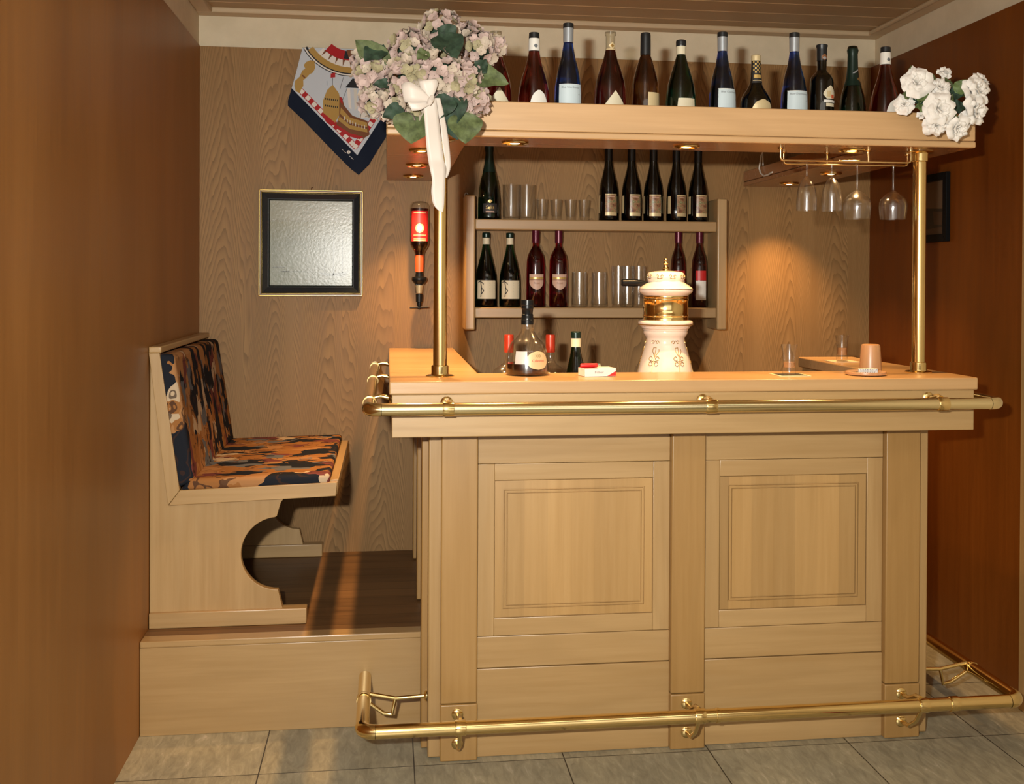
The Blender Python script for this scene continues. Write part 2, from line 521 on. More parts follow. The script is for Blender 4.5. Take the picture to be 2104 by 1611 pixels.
def label_art():
    """Printed wine label: muddled brown and green picture."""
    mt, nt, b = new_mat('label_picture')
    tc = nd(nt, 'ShaderNodeTexCoord')
    n = nd(nt, 'ShaderNodeTexNoise')
    setin(n, Scale=55.0, Detail=3.0, Roughness=0.6)
    nt.links.new(tc.outputs['Object'], n.inputs['Vector'])
    c = ramp(nt, n.outputs[0], [(0.30, (0.10, 0.03, 0.02)), (0.42, (0.24, 0.12, 0.06)), (0.52, (0.36, 0.22, 0.12)), (0.60, (0.14, 0.16, 0.06)), (0.70, (0.50, 0.44, 0.30))])
    nt.links.new(c, b.inputs['Base Color'])
    b.inputs['Roughness'].default_value = 0.35


label_art()

# ------------------------------------------------------------------ mesh helpers


class B:
    """Collects shapes into one mesh."""

    def __init__(self):
        self.bm = bmesh.new()
        self.mi = 0
        self.flat = self.bm.faces.layers.int.new('flat')

    def _new(self, verts):
        fs = set()
        for v in verts:
            for f in v.link_faces:
                fs.add(f)
        for f in fs:
            f.material_index = self.mi
        return self

    def box(self, x0, x1, y0, y1, z0, z1, bev=0.0, seg=2):
        r = bmesh.ops.create_cube(self.bm, size=1.0)
        vs = r['verts']
        for v in vs:
            v.co = Vector((x0 + (v.co.x + .5) * (x1 - x0), y0 + (v.co.y + .5) * (y1 - y0), z0 + (v.co.z + .5) * (z1 - z0)))
        if bev > 0:
            es = list({e for v in vs for e in v.link_edges})
            for f in {f for v in vs for f in v.link_faces}:
                f[self.flat] = 1
            rr = bmesh.ops.bevel(self.bm, geom=es, offset=bev, segments=seg, affect='EDGES', profile=0.5)
            for f in rr['faces']:
                f.material_index = self.mi
                f[self.flat] = 0
            vs = rr['verts']
        return self._new(vs)

    def prism(self, pts, axis, a0, a1, bev=0.0, seg=2):
        """Extrude a 2-D polygon; pts are (x,z) for axis Y, (y,z) for X, (x,y) for Z."""
        def P(p, a):
            if axis == 'Y':
                return Vector((p[0], a, p[1]))
            if axis == 'X':
                return Vector((a, p[0], p[1]))
            return Vector((p[0], p[1], a))
        v0 = [self.bm.verts.new(P(p, a0)) for p in pts]
        v1 = [self.bm.verts.new(P(p, a1)) for p in pts]
        n = len(pts)
        fs = [self.bm.faces.new(v0), self.bm.faces.new(list(reversed(v1)))]
        for i in range(n):
            fs.append(self.bm.faces.new((v0[(i + 1) % n], v0[i], v1[i], v1[(i + 1) % n])))
        bmesh.ops.recalc_face_normals(self.bm, faces=fs)
        for f in fs:
            f.material_index = self.mi
            f[self.flat] = 1
        if bev > 0:
            es = [e for e in {e for f in fs for e in f.edges}]
            rr = bmesh.ops.bevel(self.bm, geom=es, offset=bev, segments=seg, affect='EDGES', profile=0.5)
            for f in rr['faces']:
                f.material_index = self.mi
                f[self.flat] = 0
        return self

    def lathe(self, prof, cx=0, cy=0, cz=0, seg=32, rot=None):
        """prof: list of (r, z). Points with r == 0 close on the axis."""
        rings = []
        for r, z in prof:
            if r <= 1e-6:
                rings.append([self.bm.verts.new((0, 0, z))])
            else:
                rings.append([self.bm.verts.new((r * math.cos(2 * math.pi * k / seg), r * math.sin(2 * math.pi * k / seg), z)) for k in range(seg)])
        fs = []
        for a, b_ in zip(rings[:-1], rings[1:]):
            for k in range(seg):
                k2 = (k + 1) % seg
                if len(a) == 1 and len(b_) == 1:
                    continue
                if len(a) == 1:
                    fs.append(self.bm.faces.new((a[0], b_[k], b_[k2])))
                elif len(b_) == 1:
                    fs.append(self.bm.faces.new((a[k2], a[k], b_[0])))
                else:
                    fs.append(self.bm.faces.new((a[k], b_[k], b_[k2], a[k2])))
        for f in fs:
            f.material_index = self.mi
        bmesh.ops.recalc_face_normals(self.bm, faces=fs)
        M = Matrix.Translation((cx, cy, cz))
        if rot is not None:
            M = M @ rot.to_4x4()
        for v in {v for ring in rings for v in ring}:
            v.co = M @ v.co
        return self

    def tube(self, pts, r, seg=12, cap=True, rads=None):
        pts = [Vector(p) for p in pts]
        n = len(pts)
        rings = []
        nrm = None
        for i, p in enumerate(pts):
            if i == 0:
                t = pts[1] - pts[0]
            elif i == n - 1:
                t = pts[-1] - pts[-2]
            else:
                t = (pts[i + 1] - p).normalized() + (p - pts[i - 1]).normalized()
            t.normalize()
            if nrm is None:
                nrm = t.orthogonal().normalized()
            else:
                nrm = (nrm - t * nrm.dot(t)).normalized()
            bn = t.cross(nrm)
            rr = rads[i] if rads else r
            rings.append([self.bm.verts.new(p + nrm * rr * math.cos(2 * math.pi * k / seg) + bn * rr * math.sin(2 * math.pi * k / seg)) for k in range(seg)])
        fs = []
        for a, b_ in zip(rings[:-1], rings[1:]):
            for k in range(seg):
                k2 = (k + 1) % seg
                fs.append(self.bm.faces.new((a[k], a[k2], b_[k2], b_[k])))
        if cap:
            fs.append(self.bm.faces.new(list(reversed(rings[0]))))
            fs.append(self.bm.faces.new(rings[-1]))
        for f in fs:
            f.material_index = self.mi
        return self

    def grid(self, fn, nu, nv, closed=False):
        vs = [[self.bm.verts.new(fn(i / nu, j / nv)) for j in range(nv + 1)] for i in range(nu + 1)]
        for i in range(nu):
            for j in range(nv):
                f = self.bm.faces.new((vs[i][j], vs[i + 1][j], vs[i + 1][j + 1], vs[i][j + 1]))
                f.material_index = self.mi
        return self

    def ngon(self, pts):
        f = self.bm.faces.new([self.bm.verts.new(p) for p in pts])
        f.material_index = self.mi
        return f

    def build(self, name, mats, parent=None, origin=None, smooth=35, solid=0.0):
        """origin: world point the mesh is measured from (parent's location for parts)."""
        if parent is not None:
            o_ = Vector((0, 0, 0))
            p = parent
            while p is not None:
                o_ += p.location
                p = p.parent
        else:
            o_ = Vector(origin) if origin is not None else Vector((0, 0, 0))
        for v in self.bm.verts:
            v.co -= o_
        self.bm.normal_update()
        ang = R(smooth)
        for f in self.bm.faces:
            f.smooth = f[self.flat] == 0
        for e in self.bm.edges:
            if len(e.link_faces) == 2:
                if e.calc_face_angle(0) > ang:
                    e.smooth = False
        me = bpy.data.meshes.new(name)
        self.bm.to_mesh(me)
        self.bm.free()
        for mm in ([mats] if isinstance(mats, str) else mats):
            me.materials.append(MATS[mm])
        o = bpy.data.objects.new(name, me)
        COL.objects.link(o)
        if parent is not None:
            o.parent = parent
        else:
            o.location = o_
        if solid:
            md = o.modifiers.new('thickness', 'SOLIDIFY')
            md.thickness = solid
            md.offset = 0
        return o


def thing(name, label, cat, loc=(0, 0, 0), group=None):
    o = bpy.data.objects.new(name, None)
    COL.objects.link(o)
    o.location = loc
    o.empty_display_size = 0.05
    o['label'] = label
    o['category'] = cat
    if group:
        o['group'] = group
    return o


def tag(o, label, cat, group=None):
    o['label'] = label
    o['category'] = cat
    if group:
        o['group'] = group
    return o


def struct(o):
    o['kind'] = 'structure'
    return o


def dup(root, loc, label, group=None):
    """A copy of a thing with copies of its parts and their sub-parts."""
    r = root.copy()
    COL.objects.link(r)
    r.location = loc
    r['label'] = label
    if group:
        r['group'] = group
    for ch in root.children:
        c = ch.copy()
        COL.objects.link(c)
        c.parent = r
        for g in ch.children:
            d = g.copy()
            COL.objects.link(d)
            d.parent = c
    return r


def lerp_prof(prof):
    """radius as a function of z from a lathe profile, heights increasing."""
    ps = sorted((z, r) for r, z in prof)

    def f(z):
        if z <= ps[0][0]:
            return ps[0][1]
        for (z0, r0), (z1, r1) in zip(ps[:-1], ps[1:]):
            if z <= z1:
                return r0 + (r1 - r0) * (z - z0) / max(z1 - z0, 1e-9)
        return ps[-1][1]
    return f


def wrap(b, rf, z0, z1, lims, off=0.0006, nz=10, na=10, turn=0.0):
    """A patch lying on a body of revolution. lims(t) gives arc limits in metres at t in 0..1 from bottom to top; turn rotates it about the axis."""
    def fn(u, v):
        z = z0 + (z1 - z0) * v
        r = rf(z) + off
        s0, s1 = lims(v)
        a = (s0 + (s1 - s0) * u) / max(rf((z0 + z1) / 2), 1e-4) + turn
        return Vector((r * math.sin(a), -r * math.cos(a), z))
    b.grid(fn, na, nz)
    return b


def text_mesh(txt, size, name='txt'):
    cu = bpy.data.curves.new(name, 'FONT')
    cu.body = txt
    cu.size = size
    cu.align_x = 'CENTER'
    cu.align_y = 'CENTER'
    cu.resolution_u = 2
    o = bpy.data.objects.new(name, cu)
    COL.objects.link(o)
    bpy.context.view_layer.update()
    dg = bpy.context.evaluated_depsgraph_get()
    me = bpy.data.meshes.new_from_object(o.evaluated_get(dg))
    bpy.data.objects.remove(o)
    bpy.data.curves.remove(cu)
    return me


def text_on(b, txt, size, fn):
    """Adds lettering; fn maps flat (x, y) to a 3-D point."""
    me = text_mesh(txt, size)
    vs = [b.bm.verts.new(fn(v.co.x, v.co.y)) for v in me.vertices]
    for p in me.polygons:
        try:
            f = b.bm.faces.new([vs[i] for i in p.vertices])
            f.material_index = b.mi
        except ValueError:
            pass
    bpy.data.meshes.remove(me)


def arc_pts(c, a, b_, r, n=8):
    """Quarter bend in the plane of unit vectors a (start direction from centre) and b_."""
    c, a, b_ = Vector(c), Vector(a), Vector(b_)
    return [c + a * r * math.cos(t * math.pi / 2 / n) + b_ * r * math.sin(t * math.pi / 2 / n) for t in range(n + 1)]


# ------------------------------------------------------------------ the room
struct(B().box(-1.2, 3.2, -4.2, 1.45, -0.05, 0.0).build('floor', 'floor_tiles'))
struct(B().box(-0.60, 2.45, YB, YB + 0.10, 0, ZT).build('wall_back', 'oak_wall'))
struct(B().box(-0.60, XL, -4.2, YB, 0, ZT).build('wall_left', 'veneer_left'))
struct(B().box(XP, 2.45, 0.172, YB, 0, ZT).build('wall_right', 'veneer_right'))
struct(B().box(-0.60, 2.45, YB + 0.008, YB + 0.10, ZT, 2.46).build('trim_1', 'cream_plaster'))
struct(B().box(-0.60, XL - 0.006, -4.2, YB + 0.008, ZT, 2.46).build('trim_2', 'cream_plaster'))
struct(B().box(XR, 2.45, -4.2, YB + 0.008, ZT, 2.46).build('trim_3', 'cream_plaster'))
# pale door post where the right wall panel ends
struct(B().box(XP - 0.012, 2.45, 0.100, 0.172, 0, 2.278, 0.003).build('trim_4', 'beech_z'))
# ceiling of boards running across, pale grooves, inside a moulded frame
b = B()
pit, y = 0.152, 1.345
k = 0
while y > -4.2:
    b.box(-0.52, 2.40, y - pit + 0.009, y, 2.425, 2.445, 0.0025, 1)
    y -= pit
struct(b.build('ceiling', 'ceiling_wood'))
plain('pale_groove', (0.78, 0.62, 0.42), 0.6)
struct(B().box(-0.52, 2.40, -4.2, 1.40, 2.4265, 2.46).build('trim_5', 'pale_groove'))
b = B()
b.box(-0.47, 2.33, YB - 0.062, YB + 0.008, ZC, ZC + 0.022, 0.006)
struct(b.build('trim_6', 'moulding_wood'))
struct(B().box(XL - 0.006, XL + 0.056, -4.2, YB - 0.062, ZC, ZC + 0.022, 0.006).build('trim_7', 'moulding_wood'))
struct(B().box(XR - 0.062, XR, -4.2, YB - 0.062, ZC, ZC + 0.022, 0.006).build('trim_8', 'moulding_wood'))

# the part of the room behind the camera, seen only in reflections, with an added glowing window
struct(B().box(-1.2, 3.2, -4.30, -4.20, 0, 2.46).build('wall_front', 'cream_plaster'))
struct(B().box(XR, 2.45, -4.2, 0.100, 0, ZT).build('trim_9', 'cream_plaster'))
plain('added_glow_pane', (0.9, 0.95, 1.0), 0.3, emit=(1.0, 0.97, 0.92), es=0.85)  # glow put in to brighten the brass rails and the painting's sheen
plain('added_window_paint', (0.75, 0.72, 0.66), 0.4)
w1 = struct(B().box(-0.42, 2.26, -4.196, -4.190, 0.12, 2.18).build('added_window_1', 'added_glow_pane'))
b = B()
for x0, x1, z0, z1 in ((-0.46, 2.30, 0.04, 0.12), (-0.46, 2.30, 2.18, 2.25), (-0.46, -0.42, 0.12, 2.18), (2.26, 2.30, 0.12, 2.18), (0.44, 0.50, 0.12, 2.18), (1.34, 1.40, 0.12, 2.18)):
    b.box(x0, x1, -4.199, -4.165, z0, z1, 0.004)
b.build('added_window_frame', 'added_window_paint', w1)

# ------------------------------------------------------------------ raised platform
t = thing('platform', 'low wooden platform with pale riser carrying the upholstered bench beside the bar', 'platform', (-0.05, PLY, 0))
B().box(XL + 0.001, 0.384, PLY, PLY + 0.022, 0.0, PLZ - 0.020, 0.002).build('riser', 'beech_x', t)
B().box(XL + 0.001, 0.384, PLY + 0.022, YB - 0.001, 0.0, PLZ - 0.020).build('base', 'inner_wood', t)
B().box(XL + 0.001, 0.384, PLY - 0.002, PLY + 0.055, PLZ - 0.020, PLZ, 0.004).build('nosing', 'beech_x', t)
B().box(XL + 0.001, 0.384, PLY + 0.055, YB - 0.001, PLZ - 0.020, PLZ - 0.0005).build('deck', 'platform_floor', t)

# ------------------------------------------------------------------ the bar
bar = thing('bar_counter', 'pale beech bar counter with two raised panels and three pilasters', 'bar counter', (1.14, 0.5, 0))
PF = [(0.4225, 0.5263), (1.0945, 1.1963), (1.7547, 1.8638)]
BX0, BX1, BY = 0.388, 1.899, 0.024
b = B()
b.box(BX0, BX1, BY + 0.012, 0.070, 0.0, ZAP, 0.002)
b.box(BX0, 0.520, 0.070, YB - 0.002, 0.0, ZAP, 0.002)
b.box(1.765, BX1, 0.070, 0.700, 0.0, ZAP, 0.002)
b.build('carcass', 'beech_z', bar)
B().box(BX0 - 0.001, PF[0][0] + 0.01, BY, BY + 0.03, 0.004, ZAP - 0.001, 0.005, 3).build('corner_post', 'beech_z', bar)
B().box(PF[2][1] - 0.01, BX1 + 0.001, BY, BY + 0.03, 0.004, ZAP - 0.001, 0.005, 3).build('corner_post', 'beech_z', bar)
for x0, x1 in PF:
    pl = B()
    pl.box(x0, x1, 0.0, BY + 0.010, 0.165, ZAP - 0.002, 0.004, 3)
    pl = pl.build('pilaster', 'beech_post', bar)
    B().box(x0 - 0.001, x1 + 0.001, -0.0015, BY + 0.010, 0.001, 0.163, 0.004, 3).build('plinth', 'beech_post', pl)
for yy in (0.10, 0.62, 1.18):
    B().box(BX0 - 0.018, BX0 + 0.006, yy, yy + 0.09, 0.29 if yy > 0.2 else 0.001, ZAP - 0.002, 0.004, 3).build('side_pilaster', 'beech_post', bar)


def panel_field(x0, x1):
    yf = BY
    B().box(x0, x1, yf, yf + 0.014, 0.845, ZAP - 0.001, 0.0018).build('top_rail', 'beech_x', bar)
    B().box(x0, x1, yf, yf + 0.014, 0.256, 0.346, 0.0018).build('bottom_rail', 'beech_x', bar)
    B().box(x0, x1, yf - 0.003, yf + 0.014, 0.001, 0.254, 0.0018).build('base_board', 'beech_x', bar)
    w, h = 0.050, 0.050
    B().box(x0, x0 + w, yf + 0.001, yf + 0.014, 0.347, 0.844, 0.0018).build('stile', 'beech_z', bar)
    B().box(x1 - w, x1, yf + 0.001, yf + 0.014, 0.347, 0.844, 0.0018).build('stile', 'beech_z', bar)
    B().box(x0 + w, x1 - w, yf + 0.001, yf + 0.014, 0.796, 0.844, 0.0018).build('frame_rail', 'beech_x', bar)
    B().box(x0 + w, x1 - w, yf + 0.001, yf + 0.014, 0.347, 0.398, 0.0018).build('frame_rail', 'beech_x', bar)
    # raised panel: recess, sloped border, flat field with a double fillet
    xa, xb, za, zb = x0 + w, x1 - w, 0.398, 0.796
    b = B()

    def ring(d, y):
        return [Vector((xa + d, y, za + d)), Vector((xb - d, y, za + d)), Vector((xb - d, y, zb - d)), Vector((xa + d, y, zb - d))]
    steps = [(0.0, yf + 0.0085), (0.0015, yf + 0.0085), (0.002, yf + 0.0045), (0.0255, yf + 0.0035), (0.0260, yf + 0.0075), (0.0290, yf + 0.0075), (0.0296, yf + 0.0015), (0.0345, yf + 0.0015), (0.0350, yf + 0.0060), (0.0376, yf + 0.0060), (0.0382, yf + 0.0005)]
    prev = None
    for d, y in steps:
        cur = [b.bm.verts.new(p) for p in ring(d, y)]
        if prev:
            for i in range(4):
                b.bm.faces.new((prev[i], prev[(i + 1) % 4], cur[(i + 1) % 4], cur[i]))
        prev = cur
    b.bm.faces.new(prev)
    bmesh.ops.recalc_face_normals(b.bm, faces=b.bm.faces)
    # make sure the faces look towards the room
    if sum((f.normal.y * f.calc_area() for f in b.bm.faces)) > 0:
        bmesh.ops.reverse_faces(b.bm, faces=b.bm.faces)
    b.build('raised_panel', 'beech_stave', bar, smooth=10)


panel_field(PF[0][1], PF[1][0])
panel_field(PF[1][1], PF[2][0])
# apron under the countertop, in a U
b = B()
b.prism([(0.281, CF + 0.008), (CR - 0.008, CF + 0.008), (CR - 0.008, RB - 0.008), (WR + 0.012, RB - 0.008), (WR + 0.012, 0.088), (WI - 0.012, 0.088), (WI - 0.012, YB - 0.002), (0.281, YB - 0.002)], 'Z', ZAP, ZCB - 0.0005, 0.0025)
b.build('apron', 'beech_x', bar)
B().box(0.522, 1.764, 0.072, 0.640, 0.880, 0.905, 0.002).build('work_shelf', 'inner_wood', bar)

b = B()
b.prism([(CL, CF), (CR, CF), (CR, RB), (WR, RB), (WR, CB), (WI, CB), (WI, YB - 0.002), (CL, YB - 0.002)], 'Z', ZCB, ZCT, 0.004, 3)
o = b.build('countertop', 'beech_top', origin=(1.1, 0, ZCB))
tag(o, 'U-shaped beech countertop lit orange under the canopy lamps', 'countertop')

# ------------------------------------------------------------------ canopy
can = thing('bar_canopy', 'U-shaped beech canopy over the bar, carried on two brass poles and topped with bottles', 'canopy', (1.1, 0.0, ZK))
b = B()
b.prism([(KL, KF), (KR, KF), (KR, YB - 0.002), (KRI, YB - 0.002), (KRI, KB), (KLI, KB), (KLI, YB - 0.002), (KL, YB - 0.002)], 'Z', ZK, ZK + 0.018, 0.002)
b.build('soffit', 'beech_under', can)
B().box(KL, KR, KF - 0.001, KF + 0.018, ZK + 0.019, ZKT, 0.004, 3).build('front_fascia', 'beech_canopy', can)
B().box(KL - 0.001, KR + 0.001, KF - 0.003, KF + 0.016, ZK - 0.0005, ZK + 0.0185, 0.005, 3).build('bottom_lip', 'beech_canopy', can)
B().box(KL - 0.001, KL + 0.017, KF + 0.019, YB - 0.003, ZK + 0.019, ZKT, 0.003).build('side_fascia', 'beech_y', can)
B().box(KR - 0.017, KR + 0.001, KF + 0.019, YB - 0.003, ZK + 0.019, ZKT, 0.003).build('side_fascia', 'beech_y', can)
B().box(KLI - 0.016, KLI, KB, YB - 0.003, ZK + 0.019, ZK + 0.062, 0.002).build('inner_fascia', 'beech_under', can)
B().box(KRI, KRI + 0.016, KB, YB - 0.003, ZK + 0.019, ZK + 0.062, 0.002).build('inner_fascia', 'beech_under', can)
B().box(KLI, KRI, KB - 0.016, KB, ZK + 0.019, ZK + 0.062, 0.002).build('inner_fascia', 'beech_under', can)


def pole(x, y, label):
    t = thing('canopy_pole', label, 'pole', (x, y, ZCT), 'brass poles carrying the canopy')
    B().lathe([(0.0, ZCT + 0.002), (0.0195, ZCT + 0.002), (0.0195, ZK - 0.002), (0.0, ZK - 0.002)], x, y, 0, 40).build('tube', 'brass', t)
    for z0, s in ((ZCT, 1), (ZK, -1)):
        pr = [(0.0, 0.0), (0.040, 0.0), (0.0405, 0.0025), (0.036, 0.005), (0.0255, 0.0065), (0.0245, 0.009), (0.0245, 0.028), (0.0235, 0.031), (0.0200, 0.0325)]
        B().lathe([(r, z0 + s * z) for r, z in pr], x, y, 0, 40).build('flange', 'brass', t)
    return t


pole(0.4165, -0.005, 'left brass pole between counter and canopy, half behind the white ribbon')
pole(1.868, 0.030, 'right brass pole between counter and canopy, beside the hanging wine glasses')


def downlight(x, y, label):
    t = thing('downlight', label, 'lamp', (x, y, ZK), 'brass downlights under the canopy')
    B().lathe([(0.0225, 0.004), (0.0385, 0.001), (0.0400, -0.0015), (0.0390, -0.0048), (0.0340, -0.0072), (0.0280, -0.0060), (0.0235, 0.001), (0.0225, 0.0005)], x, y, ZK, 40).build('trim_ring', 'brass', t)
    B().lathe([(0.0, -0.0050), (0.012, -0.0042), (0.019, -0.0015), (0.0220, 0.0005), (0.0220, 0.0008), (0, 0.0008)], x, y, ZK, 24).build('bulb', 'bulb', t)
    d = bpy.data.lights.new('lamp_beam', 'SPOT')
    d.energy = LAMP_POWER
    d.color = LAMP_COL
    d.spot_size = R(92)
    d.spot_blend = 1.0
    d.shadow_soft_size = 0.012
    o = bpy.data.objects.new('lamp_beam', d)
    COL.objects.link(o)
    o.parent = t
    o.location = (0, 0, -0.012)
    return t


for x, y, l in ((0.630, 0.020, 'leftmost downlight under the front of the canopy'),
                (1.137, 0.022, 'middle downlight under the front of the canopy, above the ceramic beer tower'),
                (1.648, 0.024, 'right front downlight glowing above the hanging wine glasses'),
                (0.370, 0.265, 'front downlight of the canopy wing on the left, beside the white ribbon'),
                (0.367, 0.700, 'middle downlight of the canopy wing on the left'),
                (0.364, 1.120, 'rear downlight of the canopy wing on the left, nearest the oak wall'),
                (1.872, 1.155, 'rear downlight of the canopy wing on the right, nearest the oak wall'),
                (1.872, 0.727, 'middle downlight of the canopy wing on the right, seen behind the flute glasses')):
    downlight(x, y, l)

# ------------------------------------------------------------------ brass hand rail and foot rail
hr = thing('hand_rail', 'brass arm rail running round the bar just below the countertop', 'rail', (1.1, -0.235, 1.034))
ZH, YH, XH0, XH1, RH = 1.034, -0.238, 0.2205, 1.982, 0.0170
rb_ = 0.034
B().tube([(XH0 + rb_, YH, ZH), (XH1 - rb_, YH, ZH)], RH, 28).build('front_tube', 'brass_pale', hr)
B().tube([(XH0, YH + rb_, ZH), (XH0, 1.26, ZH)], RH, 28).build('side_tube', 'brass_pale', hr)
B().tube([(XH1, YH + rb_, ZH), (XH1, 0.64, ZH)], RH, 28).build('side_tube', 'brass_pale', hr)
B().tube(arc_pts((XH0 + rb_, YH + rb_, ZH), (-1, 0, 0), (0, -1, 0), rb_, 10), RH * 1.05, 28).build('elbow', 'brass_pale', hr)
B().tube(arc_pts((XH1 - rb_, YH + rb_, ZH), (0, -1, 0), (1, 0, 0), rb_, 10), RH * 1.05, 28).build('elbow', 'brass_pale', hr)
for ex, ey in ((XH0, 1.26), (XH1, 0.64)):
    B().lathe([(0.0, 0.017), (0.006, 0.0165), (0.012, 0.014), (0.0165, 0.008), (0.018, 0.003), (0.018, -0.004), (0.0, -0.004)], ex, ey, ZH, 24, Matrix.Rotation(R(-90), 3, 'X')).build('end_cap', 'brass_pale', hr)


def ring_on(p, d, r, w, parent, name='collar', mat='brass'):
    d = Vector(d)
    p = Vector(p)
    B().tube([p - d * w * .5, p - d * w * .44, p + d * w * .44, p + d * w * .5], r, 28, rads=[r * 0.97, r, r, r * 0.97]).build(name, mat, parent)


for px_ in (0.428, 1.140, 1.807):
    ring_on((px_, YH, ZH), (1, 0, 0), RH + 0.0025, 0.030, hr)
    br = B()
    br.tube([(px_, YH + 0.006, ZH + 0.016), (px_, YH + 0.025, ZH + 0.020), (px_, YH + 0.055, ZH + 0.014), (px_, CF + 0.006, ZH + 0.008)], 0.0065, 12)
    br.lathe([(0.0, 0.0), (0.016, 0.0), (0.017, 0.003), (0.012, 0.007), (0.0, 0.008)], px_, CF + 0.0075, ZH + 0.008, 20, Matrix.Rotation(R(90), 3, 'X'))
    br.build('bracket', 'brass', hr)
for y_ in (-0.05, 0.62, 1.20):
    ring_on((XH0, y_, ZH), (0, 1, 0), RH + 0.0025, 0.030, hr)
    br = B()
    br.tube([(XH0 + 0.010, y_, ZH + 0.012), (XH0 + 0.030, y_, ZH + 0.017), (0.2815, y_, ZH + 0.010)], 0.0060, 12)
    br.lathe([(0.0, 0.0), (0.015, 0.0), (0.016, 0.003), (0.011, 0.007), (0.0, 0.008)], 0.2805, y_, ZH + 0.010, 20, Matrix.Rotation(R(-90), 3, 'Y'))
    br.build('bracket', 'brass', hr)
for y_ in (-0.05, 0.58):
    ring_on((XH1, y_, ZH), (0, 1, 0), RH + 0.0025, 0.030, hr)
    br = B()
    br.tube([(XH1 - 0.010, y_, ZH + 0.012), (XH1 - 0.015, y_, ZH + 0.016), (CR - 0.007, y_, ZH + 0.012)], 0.0060, 12)
    br.build('bracket', 'brass', hr)

fr = thing('foot_rail', 'brass foot rail low above the floor along the bar front', 'rail', (1.1, -0.13, 0.0))
ZF, YF, XF0, XF1, RF = 0.152, -0.140, 0.205, 2.108, 0.0190
rb_ = 0.036
B().tube([(XF0 + rb_, YF, ZF), (XF1 - rb_, YF, ZF)], RF, 28).build('front_tube', 'brass', fr)
B().tube([(XF0, YF + rb_, ZF), (XF0, PLY - 0.002, ZF)], RF, 28).build('side_tube', 'brass', fr)
B().tube([(XF1, YF + rb_, ZF), (XF1, YB - 0.012, ZF)], RF, 28).build('side_tube', 'brass', fr)
B().tube(arc_pts((XF0 + rb_, YF + rb_, ZF), (-1, 0, 0), (0, -1, 0), rb_, 10), RF * 1.05, 28).build('elbow', 'brass', fr)
B().tube(arc_pts((XF1 - rb_, YF + rb_, ZF), (0, -1, 0), (1, 0, 0), rb_, 10), RF * 1.05, 28).build('elbow', 'brass', fr)
for x0, x1 in PF:
    xm = (x0 + x1) / 2 - 0.004
    ring_on((xm, YF, ZF), (1, 0, 0), RF + 0.0025, 0.030, fr)
    br = B()
    br.tube([(xm, YF + 0.012, ZF + 0.016), (xm, YF + 0.045, ZF + 0.012), (xm, YF + 0.085, ZF - 0.010), (xm, -0.003, ZF - 0.016)], 0.0062, 12)
    br.tube([(xm, YF + 0.008, ZF - 0.018), (xm, YF + 0.040, ZF - 0.062), (xm, YF + 0.085, ZF - 0.092), (xm, -0.003, ZF - 0.100)], 0.0062, 12)
    for dz in (-0.016, -0.100):
        br.lathe([(0.0, 0.0), (0.0165, 0.0), (0.0165, 0.003), (0.011, 0.007), (0.0, 0.008)], xm, -0.0015, ZF + dz, 20, Matrix.Rotation(R(90), 3, 'X'))
    br.build('bracket', 'brass', fr)
ring_on((1.1935, YF, ZF), (1, 0, 0), RF + 0.002, 0.010, fr)
ring_on((1.900, YF, ZF), (1, 0, 0), RF + 0.0025, 0.028, fr)
for xs, xb_, s, ys in ((XF0, BX0 - 0.001, 1, 0.10), (XF1, BX1 + 0.001, -1, 0.14)):
    ring_on((xs, ys, ZF), (0, 1, 0), RF + 0.0025, 0.022, fr)
    br = B()
    xe = xb_
    mid = xs + (xe - xs) * 0.50
    br.tube([(xs + s * 0.017, ys, ZF + 0.016), (mid, ys, ZF + 0.000), (mid + s * 0.03, ys, ZF + 0.001), (xe, ys, ZF + 0.004)], 0.0062, 12)
    br.tube([(xs + s * 0.017, ys, ZF - 0.012), (mid - s * 0.035, ys, ZF - 0.042), (mid - s * 0.010, ys, ZF - 0.047), (mid, ys, ZF + 0.000)], 0.0058, 12)
    br.lathe([(0.0, 0.0), (0.0165, 0.0), (0.0165, 0.003), (0.011, 0.007), (0.0, 0.008)], xe, ys, ZF + 0.004, 20, Matrix.Rotation(R(-90 * s), 3, 'Y'))
    br.build('bracket', 'brass', fr)

# ------------------------------------------------------------------ corner bench
YBN = 0.405
bench = thing('corner_bench', 'beech bench with patterned upholstery standing on the platform against the brown wall', 'bench', (-0.25, 0.86, PLZ))
arc = [(-0.070 + 0.115 * math.cos(R(a)), 0.508 + 0.115 * math.sin(R(a))) for a in range(95, 271, 7)]
side = [(XL + 0.002, PLZ + 0.048), (XL + 0.002, 1.140), (-0.440, 1.140), (-0.372, 0.705), (-0.040, 0.700), (-0.063, 0.668), (-0.075, 0.625)] + arc + [(-0.070, 0.392), (-0.056, PLZ + 0.048)]
for y0 in (YBN + 0.016, 1.285):
    B().prism(side, 'Y', y0, y0 + 0.028, 0.0015).build('side_panel', 'beech_z', bench)
    B().box(XL + 0.002, 0.019, y0 - 0.012, y0 + 0.040, PLZ, PLZ + 0.049, 0.003).build('foot', 'beech_x', bench)


def L_frame(y0, y1):
    # mitred: back rail and seat rail
    B().prism([(-0.4625, 1.143), (-0.404, 0.669), (-0.369, 0.716), (-0.430, 1.143)], 'Y', y0, y1, 0.002).build('back_rail', 'beech_z', bench)
    B().prism([(-0.403, 0.669), (0.109, 0.688), (0.113, 0.732), (-0.3685, 0.716)], 'Y', y0, y1, 0.002).build('seat_rail', 'beech_x', bench)


